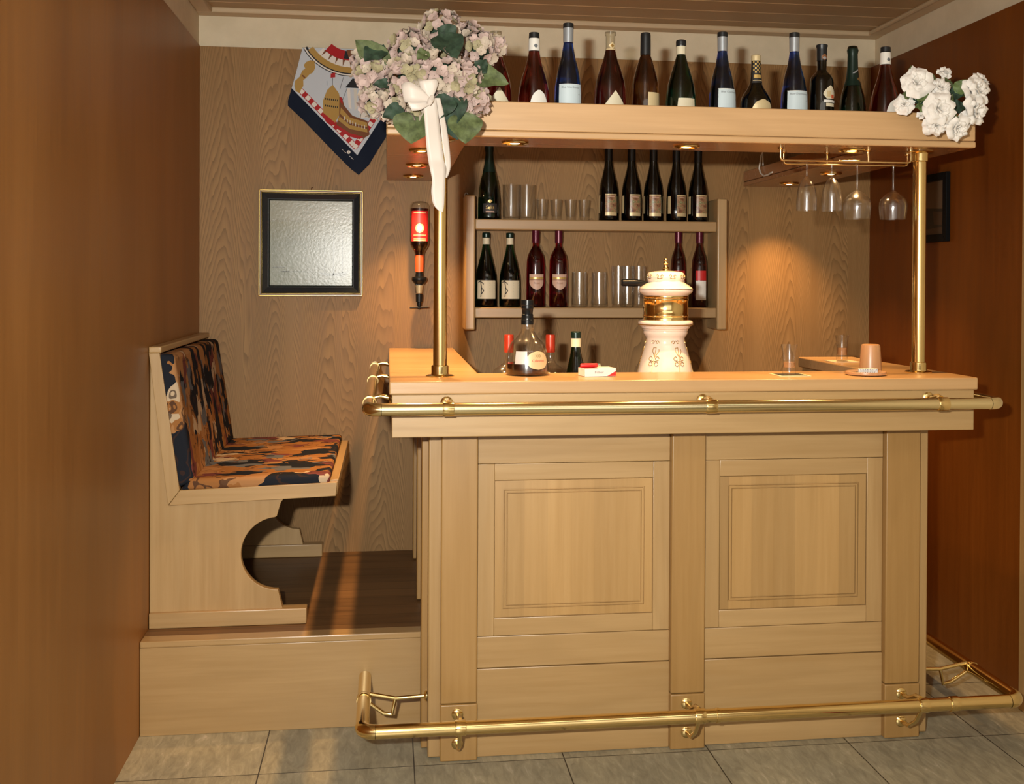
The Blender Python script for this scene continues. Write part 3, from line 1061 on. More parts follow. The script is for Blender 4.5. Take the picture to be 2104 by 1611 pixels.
L_frame(YBN, YBN + 0.024)
L_frame(1.300, 1.324)
B().box(XL + 0.001, -0.424, YBN - 0.004, YB - 0.002, 1.143, 1.163, 0.004, 3).build('top_cap', 'beech_y', bench)
B().prism([(0.082, 0.6855), (0.112, 0.688), (0.117, 0.738), (0.090, 0.737)], 'Y', YBN + 0.024, 1.300, 0.003).build('front_rail', 'beech_y', bench)
B().prism([(-0.390, 0.690), (0.085, 0.700), (0.085, 0.716), (-0.385, 0.706)], 'Y', YBN + 0.024, 1.300).build('seat_board', 'inner_wood', bench)
B().prism([(-0.455, 1.135), (-0.395, 0.700), (-0.380, 0.702), (-0.440, 1.135)], 'Y', YBN + 0.024, 1.300).build('back_board', 'inner_wood', bench)


def cushion(poly, y0, y1, name):
    b = B()
    b.prism(poly, 'Y', y0, y1, 0.014, 4)
    b.build(name, 'bench_fabric', bench, smooth=60)


cushion([(-0.372, 0.712), (0.088, 0.722), (0.092, 0.760), (-0.340, 0.750)], YBN + 0.004, 1.325, 'seat_cushion')
cushion([(-0.440, 1.140), (-0.378, 0.722), (-0.326, 0.742), (-0.388, 1.138)], YBN + 0.004, 1.325, 'back_cushion')

# ------------------------------------------------------------------ wall shelf
sh = thing('wall_shelf', 'two-tier beech wall shelf holding bottles and glasses behind the bar', 'shelf', (1.1, YB, 1.18))
SY = 1.205
SU, SLO = 1.615, 1.267
for x0, x1 in ((0.5685, 0.6085), (1.588, 1.6285)):
    s = B().box(x0, x1, SY - 0.008, YB - 0.002, 1.178, 1.708, 0.006, 3).build('side_panel', 'shelf_wood_z', sh)
    h = B()
    xm = x0 + 0.014 if x0 < 1 else x0 - 0.006
    h.tube([(xm - 0.006, YB - 0.004, 1.700), (xm - 0.006, YB - 0.004, 1.720), (xm - 0.003, YB - 0.004, 1.7255), (xm + 0.003, YB - 0.004, 1.7255), (xm + 0.006, YB - 0.004, 1.720), (xm + 0.006, YB - 0.004, 1.700)], 0.0022, 8)
    h.build('hanger', 'white_metal', s)
for z in (SU, SLO):
    B().box(0.6085, 1.588, SY, YB - 0.002, z - 0.042, z, 0.005, 3).build('shelf_board', 'shelf_wood', sh)

# ------------------------------------------------------------------ bottles
PPM = 0.00141                                    # metres per pixel used to read bottle outlines off the photograph


def outline(rows, top, base_r=None):
    """rows: (pixels below the bottle's top, width in pixels) -> (r, distance below the top in metres)."""
    return [(w * PPM / 2, (y - top) * PPM) for y, w in rows]


def make_bottle(name, label, cat, loc, H, rows, top, glass, base_r, caps=(), group=None, clear_to=None, base_h=None):
    """rows run from the top down; below the last row the wall runs straight to a rounded base."""
    t = thing(name, label, cat, loc, group)
    pr = outline(rows, top)
    prof = [(r, H - d) for r, d in pr]
    zl = prof[-1][1]
    body = [(0.0, H - 0.001)] + [(r - 0.0006, z) for r, z in prof] + [(base_r, zl * 0.55), (base_r, 0.006), (base_r - 0.002, 0.0015), (base_r - 0.006, 0.0), (0.0, 0.002)]
    body = [(max(r, 0), min(z, H - 0.0005)) for r, z in body]
    b = B()
    b.lathe(body, *loc, 36)
    if clear_to:
        # clear glass above the drink
        for f in b.bm.faces:
            if f.calc_center_median().z - loc[2] > H - clear_to:
                f.material_index = 1
        b.build('glass', [glass, 'clear_neck'], t, smooth=50)
    else:
        b.build('glass', glass, t, smooth=50)
    rf0 = lerp_prof([(r, z) for r, z in prof] + [(base_r, zl * 0.55), (base_r, 0.0)])
    for cname, mat, d0, d1, extra in caps:
        n = 10
        pc = []
        for i in range(n + 1):
            z = H - d0 - (d1 - d0) * i / n
            pc.append((rf0(z) + 0.0005 + extra, z))
        if d0 <= 0.0005:
            pc = [(0.0, H + 0.0012), (pc[0][0] - 0.002, H + 0.0012)] + pc[0:1] + pc[1:]
        pc.append((rf0(H - d1) - 0.0008, H - d1))
        B().lathe(pc, *loc, 36).build(cname, mat, t, smooth=45)
    return t, rf0


def label_patch(t, rf, z0, z1, lims, mat, name='label', off=0.0008, turn=0.0, marks=None, na=12, nz=10, extra=()):
    loc = t.location
    b = B()
    fn = lambda z: rf(z)
    wrap(b, fn, z0, z1, lims, off, nz, na, turn)
    mats = [mat]
    if marks:
        for mi_mat, kind, args in marks:
            if mi_mat not in mats:
                mats.append(mi_mat)
            b.mi = mats.index(mi_mat)
            if kind == 'patch':
                a0, a1, l2 = args
                wrap(b, fn, a0, a1, l2, off + 0.0004, 6, 6, turn)
            elif kind == 'text':
                txt, size, zc, dx = args

                def tf(x, y):
                    z = zc + y
                    r = rf(z) + off + 0.0005
                    a = (x + dx) / rf(zc) + turn
                    return Vector((r * math.sin(a), -r * math.cos(a), z))
                text_on(b, txt, size, tf)
            elif kind == 'stroke':
                pts, wd = args
                for (xa, za), (xb, zb) in zip(pts[:-1], pts[1:]):
                    d = Vector((xb - xa, zb - za))
                    if d.length < 1e-6:
                        continue
                    q = Vector((-d.y, d.x)).normalized() * wd / 2

                    def pt(x, z):
                        r = rf(z) + off + 0.0005
                        a = x / rf((z0 + z1) / 2) + turn
                        return Vector((r * math.sin(a), -r * math.cos(a), z))
                    vs = [b.bm.verts.new(pt(*c)) for c in ((xa - q.x, za - q.y), (xb - q.x, zb - q.y), (xb + q.x, zb + q.y), (xa + q.x, za + q.y))]
                    f = b.bm.faces.new(vs)
                    f.material_index = b.mi
    for v in b.bm.verts:
        v.co += Vector(loc)
    return b.build(name, mats, t, smooth=60)


rect = lambda w, dx=0.0: (lambda v: (dx - w / 2, dx + w / 2))
YT = 0.065
ZB0 = ZK + 0.018


def tilt(H):
    return H


R_BLUE = [(48, 20.5), (57, 21), (58, 21), (88, 20.5), (100, 24), (110, 27.5), (120, 31), (135, 40), (150, 47), (165, 52), (180, 56), (205, 57.5)]
R_ROSE = [(69, 20), (80, 21), (81, 22), (106, 23), (112, 24.5), (128, 31), (144, 40), (160, 51), (177, 60), (195, 66), (207, 68)]
R_WINE = [(64, 24), (71, 24), (72, 20.5), (97, 20.5), (102, 21.5), (110, 25), (122, 31), (144, 47), (166, 60), (188, 67), (210, 68)]
R_BRN = [(67, 19), (70, 20.5), (113, 21.5), (124, 29), (141, 40), (162, 51), (176, 57), (215, 58)]
R_GRN = [(82, 19), (84, 20.5), (94, 20.5), (95, 19), (112, 19), (131, 30), (153, 44), (176, 57), (200, 64), (215, 65)]
R_SQ = [(113, 18), (115, 19), (125, 19), (126, 20), (155, 23), (172, 26), (183, 36), (194, 51), (205, 63), (215, 68)]
R_SPADE = [(92, 24), (95, 24), (99, 21), (145, 21), (149, 24), (153, 32), (158, 41), (164, 48), (172, 51.5), (222, 53)]
R_CHAMP = [(95, 18), (97, 22.5), (106, 24), (110, 20), (140, 22), (165, 27), (180, 37), (200, 50), (225, 58)]


def top_bottle(x, ztop, kind, label, group=None, turn=0.0):
    H = ztop - ZB0
    loc = (x, YT, ZB0)
    if kind == 'blue':
        t, rf = make_bottle('wine_bottle', label, 'bottle', loc, H, R_BLUE, 48, 'glass_blue', 0.0407, [('cap', 'black_cap', 0, 9.5 * PPM, 0.0004), ('capsule', 'silver_foil', 9.6 * PPM, 40 * PPM, 0)], group)
        zl = 1.912 - ZB0
        label_patch(t, rf, 0.055, zl + 0.033, rect(0.074), 'pale_blue_paper', turn=turn, marks=[('grey_ink', 'text', ('Blue Chardonnay', 0.0080, zl + 0.0225, 0.0)), ('grey_ink', 'text', ('ml', 0.006, zl + 0.003, 0.026)), ('white_paper', 'patch', (zl + 0.0318, zl + 0.0328, rect(0.073)))])
    elif kind == 'rose':
        t, rf = make_bottle('wine_bottle', label, 'bottle', loc, H, R_ROSE, 69, 'glass_rosebrown', 0.048, [('cap', 'black_cap', 0, 11.5 * PPM, 0.0004), ('neck_label', 'white_paper', 11.7 * PPM, 37.5 * PPM, 0)], group)
        zc = H - 28 * PPM
        label_patch(t, rf, zc - 0.006, zc + 0.006, lambda v: (-0.005 * math.sin(math.pi * v) - 0.0005, 0.005 * math.sin(math.pi * v) + 0.0005), 'grey_ink', 'crest', 0.0016, turn + 0.12, na=6, nz=8)
        zl = 1.905 - ZB0
        label_patch(t, rf, 0.04, zl + 0.018, lambda v: (-0.030 * math.sqrt(max(0.02, 1 - v ** 3)), 0.030 * math.sqrt(max(0.02, 1 - v ** 3))), 'white_paper', turn=turn + 0.15)
    elif kind in ('wine', 'pink'):
        t, rf = make_bottle('wine_bottle', label, 'bottle', loc, H, R_WINE, 64, 'glass_wine' if kind == 'wine' else 'glass_rose', 0.048, [], group, clear_to=39 * PPM)
        zc = H - 30 * PPM
        label_patch(t, rf, zc - 0.0105, zc + 0.0105, lambda v: (-0.0105 * (1 - abs(2 * v - 1)) - 1e-4, 0.0105 * (1 - abs(2 * v - 1)) + 1e-4), 'pale_gold', 'neck_tag', 0.0010, turn + 0.12, nz=8, na=6, marks=[('gold_paint', 'patch', (zc - 0.0055, zc + 0.0055, lambda v: (-0.0055 * (1 - abs(2 * v - 1)) - 1e-4, 0.0055 * (1 - abs(2 * v - 1)) + 1e-4)))])
        label_patch(t, rf, zc - 0.012, zc - 0.0085, lambda v: (-0.017, 0.017), 'pale_gold', 'neck_band', 0.0008, turn)
        zl = 1.907 - ZB0
        label_patch(t, rf, zl - 0.032, zl + 0.021, lambda v: (-0.040 * (1 - v) - 3e-4, 0.040 * (1 - v) + 3e-4), 'cream_paper', turn=turn + 0.08)
    elif kind == 'brown':
        t, rf = make_bottle('wine_bottle', label, 'bottle', loc, H, R_BRN, 67, 'glass_brown', 0.0410, [('capsule', 'black_cap', 0, 46 * PPM, 0.0)], group)
        zl = 1.907 - ZB0
        label_patch(t, rf, 0.05, zl + 0.020, rect(0.052), 'pale_gold', turn=turn + 0.55)
    elif kind == 'green':
        t, rf = make_bottle('wine_bottle', label, 'bottle', loc, H, R_GRN, 82, 'glass_green', 0.046, [('cap', 'black_cap', 0, 12.3 * PPM, 0.0004), ('neck_label', 'cream_paper', 12.5 * PPM, 30 * PPM, 0)], group)
        zl = 1.905 - ZB0
        label_patch(t, rf, 0.05, zl + 0.007, lambda v: (-0.034 + 0.008 * v, 0.034 - 0.006 * v), 'cream_paper', turn=turn + 0.1)
    elif kind == 'squat':
        t, rf = make_bottle('liqueur_bottle', label, 'bottle', loc, H, R_SQ, 113, 'glass_dark', 0.049, [('cap', 'pale_gold', 0, 12 * PPM, 0.0004)], group)
        mk = []
        for i in range(6):
            for j in range(5):
                if (i + j) % 2 == 0:
                    zc = H - (15 + 4.3 * i) * PPM
                    mk.append(('gold_paper', 'patch', (zc - 0.0028, zc + 0.0028, rect(0.0048, (j - 2) * 0.0058))))
        zc = H - 46 * PPM
        mk += [('gold_paper', 'patch', (zc - 0.005, zc + 0.005, rect(0.024))), ('pale_gold', 'patch', (zc - 0.013, zc - 0.011, rect(0.030)))]
        label_patch(t, rf, H - 60 * PPM, H - 12.5 * PPM, rect(0.034), 'black_ink', 'neck_label', 0.0006, turn, marks=mk)
        zl = 1.903 - ZB0
        label_patch(t, rf, 0.04, zl + 0.012, lambda v: (-0.040 * math.sqrt(max(0.01, 1 - v ** 4)), 0.040 * math.sqrt(max(0.01, 1 - v ** 4))), 'pale_gold', turn=turn + 0.15)
    elif kind == 'spade':
        t, rf = make_bottle('liqueur_bottle', label, 'bottle', loc, H, R_SPADE, 92, 'glass_dark', 0.0376, [('capsule', 'black_cap', 0, 34 * PPM, 0.0)], group)
        zc = H - 27 * PPM
        label_patch(t, rf, zc - 0.010, zc + 0.010, lambda v: (-0.010 * math.sin(math.pi * min(max(v, .02), .98)), 0.010 * math.sin(math.pi * min(max(v, .02), .98))), 'leather_brown', 'seal', 0.0012, turn + 0.15, na=8, marks=[('silver_foil', 'patch', (zc - 0.007, zc + 0.002, lambda v: (-0.006 * math.sin(math.pi * min(max(v, .02), .98)), 0.006 * math.sin(math.pi * min(max(v, .02), .98)))))])
        zl = 1.902 - ZB0

        def sp(v):
            w = 0.0235 * min(1.0, (1 - v) * 1.9) ** 0.8 if v > 0.28 else 0.0235 * (0.55 + 0.45 * v / 0.28)
            return (-w - 3e-4, w + 3e-4)
        label_patch(t, rf, zl + 0.021, zl + 0.062, sp, 'cream_paper', turn=turn + 0.35, marks=[('orange_red', 'patch', (zl + 0.023, zl + 0.034, rect(0.012, 0.008))), ('pale_gold', 'patch', (zl + 0.026, zl + 0.045, rect(0.014, -0.006)))])
        label_patch(t, rf, zl + 0.010, zl + 0.018, rect(0.044), 'white_paper', 'label_scroll', turn=turn + 0.35)
        label_patch(t, rf, zl - 0.002, zl + 0.008, rect(0.032), 'cream_paper', 'label_scroll', turn=turn + 0.35)
    elif kind == 'champ':
        t, rf = make_bottle('sparkling_wine_bottle', label, 'bottle', loc, H, R_CHAMP, 95, 'glass_green', 0.0425, [('foil', 'dark_green_foil', 0, 86 * PPM, 0.0002)], group)
        zc = H - 55 * PPM
        label_patch(t, rf, zc - 0.006, zc + 0.006, lambda v: (0.004 - 0.012 + 0.016 * v, 0.004 - 0.006 + 0.016 * v), 'silver_foil', 'neck_band', 0.0012, turn, na=4)
        zc = H - 72 * PPM
        label_patch(t, rf, zc - 0.006, zc + 0.006, lambda v: (0.012 - 0.006 * math.sin(math.pi * min(max(v, .05), .95)), 0.012 + 0.006 * math.sin(math.pi * min(max(v, .05), .95))), 'gold_paint', 'seal', 0.0012, turn, na=6)
    return t


BG = 'bottles along the top of the canopy'
for x, zt, kind, lab in (
        (0.578, 2.097, 'pink', 'red wine bottle with clear neck and diamond tag, half hidden by the hydrangea bouquet'),
        (0.690, 2.096, 'rose', 'rose wine bottle with black cap and white neck label, left of the first blue bottle'),
        (0.791, 2.127, 'blue', 'leftmost and tallest blue wine bottle on the canopy'),
        (0.917, 2.107, 'wine', 'dark wine-red bottle with clear flared neck and diamond tag, right of the tallest blue bottle'),
        (1.023, 2.107, 'brown', 'amber brown wine bottle with black capsule on the canopy'),
        (1.131, 2.089, 'green', 'dark green wine bottle with cream neck band on the canopy'),
        (1.258, 2.117, 'blue', 'middle one of the three blue wine bottles on the canopy'),
        (1.362, 2.052, 'squat', 'short round liqueur bottle with gold checked neck, the lowest on the canopy'),
        (1.482, 2.123, 'blue', 'rightmost of the three blue wine bottles on the canopy'),
        (1.569, 2.090, 'spade', 'black liqueur bottle with spade-shaped cream label on the canopy'),
        (1.667, 2.089, 'champ', 'dark green sparkling wine bottle with foil head on the canopy'),
        (1.772, 2.090, 'rose', 'rose wine bottle with black cap beside the white roses on the canopy')):
    top_bottle(x, zt, kind, lab, BG, turn=(0.35 if abs(x - 1.258) < .01 else 0.06))

# bottles on the wall shelf, scale about 1.93 mm per pixel
PPM = 0.00193
YS = 1.268
R_CH2 = [(297, 16), (299, 18), (308, 17.5), (312, 15.5), (335, 18.5), (352, 26), (370, 36), (390, 43), (412, 46.5), (440, 47)]
t, rf = make_bottle('sparkling_wine_bottle', 'dark green sparkling wine bottle at the left end of the upper wall shelf', 'bottle', (0.6685, YS, SU), 0.300, R_CH2, 297, 'glass_green', 0.0450, [('foil', 'dark_green_foil', 0, 58 * PPM, 0.0002)])
label_patch(t, rf, 0.026, 0.062, rect(0.058), 'black_ink', marks=[('gold_paper', 'text', ('Sekt', 0.020, 0.046, 0.0)), ('pink_beige', 'patch', (0.027, 0.032, rect(0.034)))])
label_patch(t, rf, 0.064, 0.078, lambda v: (-0.009 * math.sin(math.pi * min(max(v, .04), .96)), 0.009 * math.sin(math.pi * min(max(v, .04), .96))), 'gold_paper', 'medallion', na=8)

R_DK = [(290, 16), (330, 16.5), (345, 20), (362, 28), (378, 36), (392, 40), (410, 41.5)]
dk = [(1.153, 'leftmost of the five dark wine bottles on the upper wall shelf'), (1.2475, 'second from left of five dark wine bottles on the upper wall shelf'),
      (1.3385, 'middle one of the five dark wine bottles, upper wall shelf'), (1.434, 'fourth from left of five dark wine bottles on the upper wall shelf'),
      (1.5255, 'rightmost of the five dark wine bottles, against the right shelf side')]
t, rf = make_bottle('wine_bottle', dk[0][1], 'bottle', (dk[0][0], YS, SU), 0.322, R_DK, 290, 'glass_dark', 0.0402, [('capsule', 'black_cap', 0, 40 * PPM, 0.0)], 'dark wine bottles on the upper shelf')
label_patch(t, rf, 0.020, 0.108, rect(0.050), 'label_picture', turn=0.10, marks=[('pale_gold', 'patch', (0.021, 0.034, rect(0.050))), ('pale_gold', 'patch', (0.1035, 0.1075, rect(0.049))), ('pink_beige', 'patch', (0.095, 0.098, rect(0.030)))])
label_patch(t, rf, 0.032, 0.103, rect(0.016), 'pale_gold', 'back_label', turn=1.30, na=4)
label_patch(t, rf, 0.032, 0.103, rect(0.016), 'pale_gold', 'back_label', turn=-1.36, na=4)
for (x, lab), a in zip(dk[1:], (0.25, 0.0, 0.45, 0.2)):
    d = dup(t, (x, YS, SU), lab)
    d.rotation_euler = (0, 0, a - 0.1)

R_FIG = [(478, 14.5), (480, 15.5), (488, 15.5), (489, 14), (501, 14.5), (518, 20), (535, 29), (552, 37), (566, 42.5), (580, 44)]
figs = [(0.6575, 'left one of two dark green bottles with a leaping figure label, lower shelf'),
        (0.7530, 'right one of two dark green bottles with a leaping figure label, lower shelf')]


def fig_bottle(loc, lab, group):
    t, rf = make_bottle('wine_bottle', lab, 'bottle', loc, 0.296, R_FIG, 478, 'glass_green', 0.0425, [('cap', 'dark_green_foil', 0, 10.5 * PPM, 0.0004), ('neck_label', 'cream_paper', 10.7 * PPM, 24 * PPM, 0)], group)
    k = 0.0422
    fig = [((-0.036, 0.098), (-0.027, 0.102), (-0.017, 0.096)), ((-0.026, 0.100), (-0.024, 0.110)), ((-0.025, 0.100), (-0.021, 0.078), (-0.022, 0.060), (-0.024, 0.040)), ((-0.021, 0.076), (-0.012, 0.066), (-0.019, 0.055), (-0.024, 0.050)), ((-0.017, 0.096), (-0.013, 0.090))]
    mk = [('black_ink', 'stroke', (f, 0.0036)) for f in fig]
    mk += [('grey_ink', 'stroke', (((0.010, z), (0.034, z)), 0.0008)) for z in (0.094, 0.086, 0.074, 0.062, 0.052)]
    label_patch(t, rf, 0.033, 0.106, rect(0.082), 'cream_paper', marks=mk, na=18)
    return t


t = fig_bottle((figs[0][0], YS, SLO), figs[0][1], 'dark green bottles with figure labels')
dup(t, (figs[1][0], YS, SLO), figs[1][1])

R_RUBY = [(471, 15), (492, 15), (497, 14.5), (505, 14), (510, 18), (516, 25), (524, 33), (534, 37.5), (545, 38.5)]
rub = [(0.857, 'left one of two ruby red bottles with shield labels on the lower wall shelf'), (0.950, 'right one of two ruby red bottles with shield labels on the lower wall shelf')]


def shield(v):
    w = 0.031 if v > 0.48 else 0.031 * math.sin(math.pi / 2 * min(1, (v + 0.02) / 0.50)) ** 0.7
    return (-w, w)


t, rf = make_bottle('rose_wine_bottle', rub[0][1], 'bottle', (rub[0][0], YS, SLO), 0.312, R_RUBY, 471, 'glass_ruby', 0.0372, [('capsule', 'wine_foil', 0, 28 * PPM, 0.0006)], 'ruby bottles with shield labels')
label_patch(t, rf, 0.070, 0.132, shield, 'pink_beige', marks=[('gold_paper', 'patch', (0.112, 0.120, rect(0.060))), ('leather_brown', 'patch', (0.108, 0.1105, rect(0.061))), ('leather_brown', 'text', ('Rosé', 0.012, 0.096, 0.0))])
dup(t, (rub[1][0], YS, SLO), rub[1][1])

R_RB = [(470, 14), (492, 14), (502, 14.5), (512, 19), (522, 26), (534, 31), (548, 32.5)]
rb2 = [(1.444, 'left one of two red bottles behind the beer tower lid, lower wall shelf'), (1.533, 'right one of two red bottles at the right end of the lower shelf')]
t, rf = make_bottle('rose_wine_bottle', rb2[0][1], 'bottle', (rb2[0][0], YS, SLO), 0.314, R_RB, 470, 'glass_wine', 0.0320, [('capsule', 'wine_foil', 0, 26 * PPM, 0.0006)], 'red bottles with grey labels')
label_patch(t, rf, 0.110, 0.150, rect(0.046), 'red_paper', 'upper_label')
label_patch(t, rf, 0.030, 0.109, rect(0.046), 'white_paper')
d = dup(t, (rb2[1][0], YS, SLO), rb2[1][1])

# bottles standing on the work shelf behind the counter
PPM = 0.00158
YW, ZW = 0.45, 0.905
R_RED = [(687, 18), (690, 18.5), (720, 18.5), (724, 17), (738, 18), (745, 24), (752, 44), (758, 62), (766, 74), (780, 78)]
t, rf = make_bottle('liqueur_bottle', 'clear squat bottle with red capsule, left behind the brandy decanter', 'bottle', (0.662, YW, ZW), 0.290, R_RED, 687, 'clear_glass', 0.062, [('capsule', 'red_foil', 0, 36 * PPM, 0.0005)], 'red capped bottles behind the counter')
dup(t, (0.799, YW, ZW), 'clear squat bottle with red capsule, right behind the brandy decanter')
PPM = 0.00146
t, rf = make_bottle('wine_bottle', 'dark green bottle with cream neck band behind the cigarette pack', 'bottle', (0.836, 0.170, ZW), 0.313, [(683, 18.5), (685, 20), (696, 20), (697, 19), (714, 19.5), (735, 27), (760, 40), (785, 50)], 683, 'glass_green', 0.0415, [('cap', 'dark_green_foil', 0, 13 * PPM, 0.0004), ('neck_label', 'cream_paper', 13.2 * PPM, 31 * PPM, 0)])

# ------------------------------------------------------------------ glasses


def glass_shell(prof_out, wall, base):
    """closed profile of a tumbler: outside up, rim, inside down."""
    rb = lerp_prof(prof_out)(base)
    inn = [(rb - wall - 0.002, base), (rb - wall, base + 0.002)] + [(max(r - wall, 0.0005), z) for r, z in prof_out if z > base + 0.003]
    return [(0.0, 0.0)] + prof_out + list(reversed(inn)) + [(0.0, base)]


def tumbler(name, label, cat, loc, prof, wall, base, group, seg=28):
    o = B().lathe([(r, z + loc[2]) for r, z in glass_shell(prof, wall, base)], loc[0], loc[1], 0, seg).build(name, 'clear_glass', origin=loc, smooth=50)
    return tag(o, label, cat, group)


def dupm(o, loc, label):
    c = o.copy()
    COL.objects.link(c)
    c.location = loc
    c['label'] = label
    return c


G1 = [(0.027, 0.0), (0.0325, 0.004), (0.034, 0.014), (0.0345, 0.06), (0.0345, 0.141)]
g = tumbler('tumbler', 'tall clear tumbler beside the green sparkling wine bottle, upper wall shelf', 'glass', (0.757, YS, SU), G1, 0.0016, 0.011, 'tumblers on the wall shelf')
dupm(g, (0.820, YS, SU), 'tall clear tumbler beside the small shot glasses, upper wall shelf')
G2 = [(0.0165, 0.0), (0.0175, 0.004), (0.0195, 0.020), (0.0245, 0.080), (0.0250, 0.084)]
sx = (0.882, 0.9385, 0.997, 1.053)
g = tumbler('shot_glass', 'leftmost of four small shot glasses on the upper wall shelf', 'glass', (sx[0], YS, SU), G2, 0.0018, 0.018, 'shot glasses on the upper shelf')
dupm(g, (sx[1], YS, SU), 'second from left of four small shot glasses on the upper wall shelf')
dupm(g, (sx[2], YS, SU), 'third from left of four small shot glasses on the upper wall shelf')
dupm(g, (sx[3], YS, SU), 'rightmost of four small shot glasses on the upper wall shelf')
G3 = [(0.024, 0.0), (0.031, 0.003), (0.0325, 0.012), (0.031, 0.05), (0.0305, 0.141)]
g = tumbler('tumbler', 'clear tumbler next to the ruby bottles on the lower wall shelf', 'glass', (1.035, YS, SLO), G3, 0.0016, 0.012, 'tumblers on the wall shelf')
dupm(g, (1.116, YS, SLO), 'second clear tumbler from the ruby bottles on the lower wall shelf')
G4 = [(0.022, 0.0), (0.0265, 0.003), (0.0275, 0.012), (0.0285, 0.06), (0.0295, 0.168)]
g = tumbler('highball_glass', 'tall clear highball glass behind the tip of the black tap handle', 'glass', (1.193, YS - 0.015, SLO), G4, 0.0016, 0.012, 'highball glasses on the lower shelf')
dupm(g, (1.277, YS - 0.015, SLO), 'tall clear highball glass just left of the beer tower')
dupm(g, (1.240, YS + 0.040, SLO), 'tall clear highball glass standing in the back row between two others')

# hanging rack and stem glasses
rk = thing('glass_rack', 'brass wire rack under the canopy holding four upside-down stem glasses', 'rack', (1.62, 0.05, ZK))
ZR = 1.7335
for yy, xs in ((0.004, (1.419, 1.692, 1.826)), (0.096, (1.462, 1.600, 1.860))):
    w = B()
    x0, x1 = xs[0], xs[-1]
    w.tube([(x0, yy, ZK - 0.002), (x0, yy, ZR + 0.008), (x0 + 0.003, yy, ZR + 0.002), (x0 + 0.009, yy, ZR), (x1 - 0.009, yy, ZR), (x1 - 0.003, yy, ZR + 0.002), (x1, yy, ZR + 0.008), (x1, yy, ZK - 0.002)], 0.0032, 12)
    w.tube([(xs[1], yy, ZK - 0.002), (xs[1], yy, ZR)], 0.0038, 12)
    w.build('rail', 'brass_wire', rk)
    for x in xs:
        B().lathe([(0.0, 0.0), (0.0085, 0.0), (0.0085, -0.003), (0.005, -0.006), (0.0, -0.006)], x, yy, ZK - 0.0005, 16).build('rosette', 'brass_wire', rk)


def stem_glass(label, x, y, kind):
    z = ZR + 0.0045                       # underside of the foot rests on the rails
    t = thing('flute_glass' if kind == 'flute' else 'wine_glass', label, 'glass', (x, y, z), 'stem glasses hanging from the rack')
    if kind == 'flute':
        foot, L, bowl0 = 0.0345, 0.150, 0.036
        bowl = [(0.0050, -0.048), (0.0095, -0.0525), (0.0165, -0.061), (0.0220, -0.0715), (0.0265, -0.086), (0.0290, -0.102), (0.0302, -0.125), (0.0302, -0.150)]
    else:
        foot, L, bowl0 = 0.0380, 0.172, 0.073
        bowl = [(0.0065, -0.086), (0.0100, -0.0895), (0.0180, -0.0945), (0.0255, -0.1005), (0.0325, -0.107), (0.0378, -0.1145), (0.0408, -0.124), (0.0418, -0.134), (0.0412, -0.149), (0.0382, -0.173)]
    inner = [(r - 0.0012, zz) for r, zz in bowl[1:]]
    B().lathe([(0.0, z + 0.003), (0.006, z + 0.003), (foot - 0.001, z + 0.0012), (foot, z), (foot - 0.002, z - 0.0008), (0.012, z - 0.003), (0.006, z - 0.006), (0.0045, z - 0.010), (0.0, z - 0.010)], x, y, 0, 36).build('foot', 'clear_glass', t, smooth=60)
    st = [(0.0, z - 0.0102), (0.0045, z - 0.0102), (0.0036, z - 0.020), (0.0036, z + bowl[0][1] + 0.012), (0.0050, z + bowl[0][1] + 0.002), (0.0, z + bowl[0][1] + 0.0005)]
    B().lathe(st, x, y, 0, 20).build('stem', 'clear_glass', t, smooth=60)
    B().lathe([(0.0, z + bowl[0][1])] + [(r, z + q) for r, q in bowl] + [(r, z + q) for r, q in reversed(inner)] + [(0.0, z + bowl[0][1] - 0.008)], x, y, 0, 36).build('bowl', 'clear_glass', t, smooth=60)
    return t


stem_glass('left one of two slim flutes hanging upside down from the brass rack', 1.518, 0.050, 'flute')
stem_glass('right one of two slim flutes hanging upside down from the brass rack', 1.597, 0.050, 'flute')
stem_glass('round wine glass hanging upside down just below the lit right front lamp', 1.678, 0.050, 'round')
stem_glass('round wine glass hanging upside down next to the right brass pole', 1.793, 0.050, 'round')

# ------------------------------------------------------------------ ceramic beer tower
TX, TY = 1.130, 0.230
tw = thing('beer_tower', 'white ceramic beer tower with brass band and gold scrolls behind the counter', 'beer tower', (TX, TY, ZW))
tm = 0.00149 / 5.968


def trow(y):
    return 1.3727 + (577.5 - (510 + y / 5.968)) * 0.00149


def tprof(rows):
    return [(w / 2 * tm, trow(y)) for y, w in rows]


body = tprof([(885, 600), (892, 650), (900, 672), (915, 684), (930, 686), (938, 676), (945, 660), (962, 640), (968, 606), (985, 600), (990, 590), (1000, 565), (1015, 562), (1022, 548), (1040, 552), (1058, 546), (1080, 520), (1100, 490), (1120, 476), (1200, 506), (1300, 570), (1400, 628), (1500, 676), (1600, 712), (1800, 760), (2000, 790)])
body = [(0.0, body[0][1])] + body + [(0.102, ZW + 0.012), (0.104, ZW + 0.004), (0.102, ZW), (0.0, ZW)]
brf = lerp_prof(body[1:-1])
B().lathe(body, TX, TY, 0, 64).build('body', 'ceramic', tw, smooth=40)
for y0, y1, w in ((936, 948, 684), (494, 502, 678)):
    B().lathe([(w / 2 * tm - 0.004, trow(y0)), (w / 2 * tm + 0.0008, trow(y0)), (w / 2 * tm + 0.0004, trow(y1)), (w / 2 * tm - 0.006, trow(y1))], TX, TY, 0, 64).build('gold_line', 'gold_paint', tw)
band = tprof([(580, 560), (590, 566), (600, 566), (612, 556), (622, 572), (636, 572), (645, 560), (812, 560), (820, 572), (836, 572), (845, 558), (860, 566), (885, 566)])
B().lathe([(0.0, band[0][1])] + band + [(0.0, band[-1][1])], TX, TY, 0, 64).build('brass_band', 'brass', tw, smooth=40)
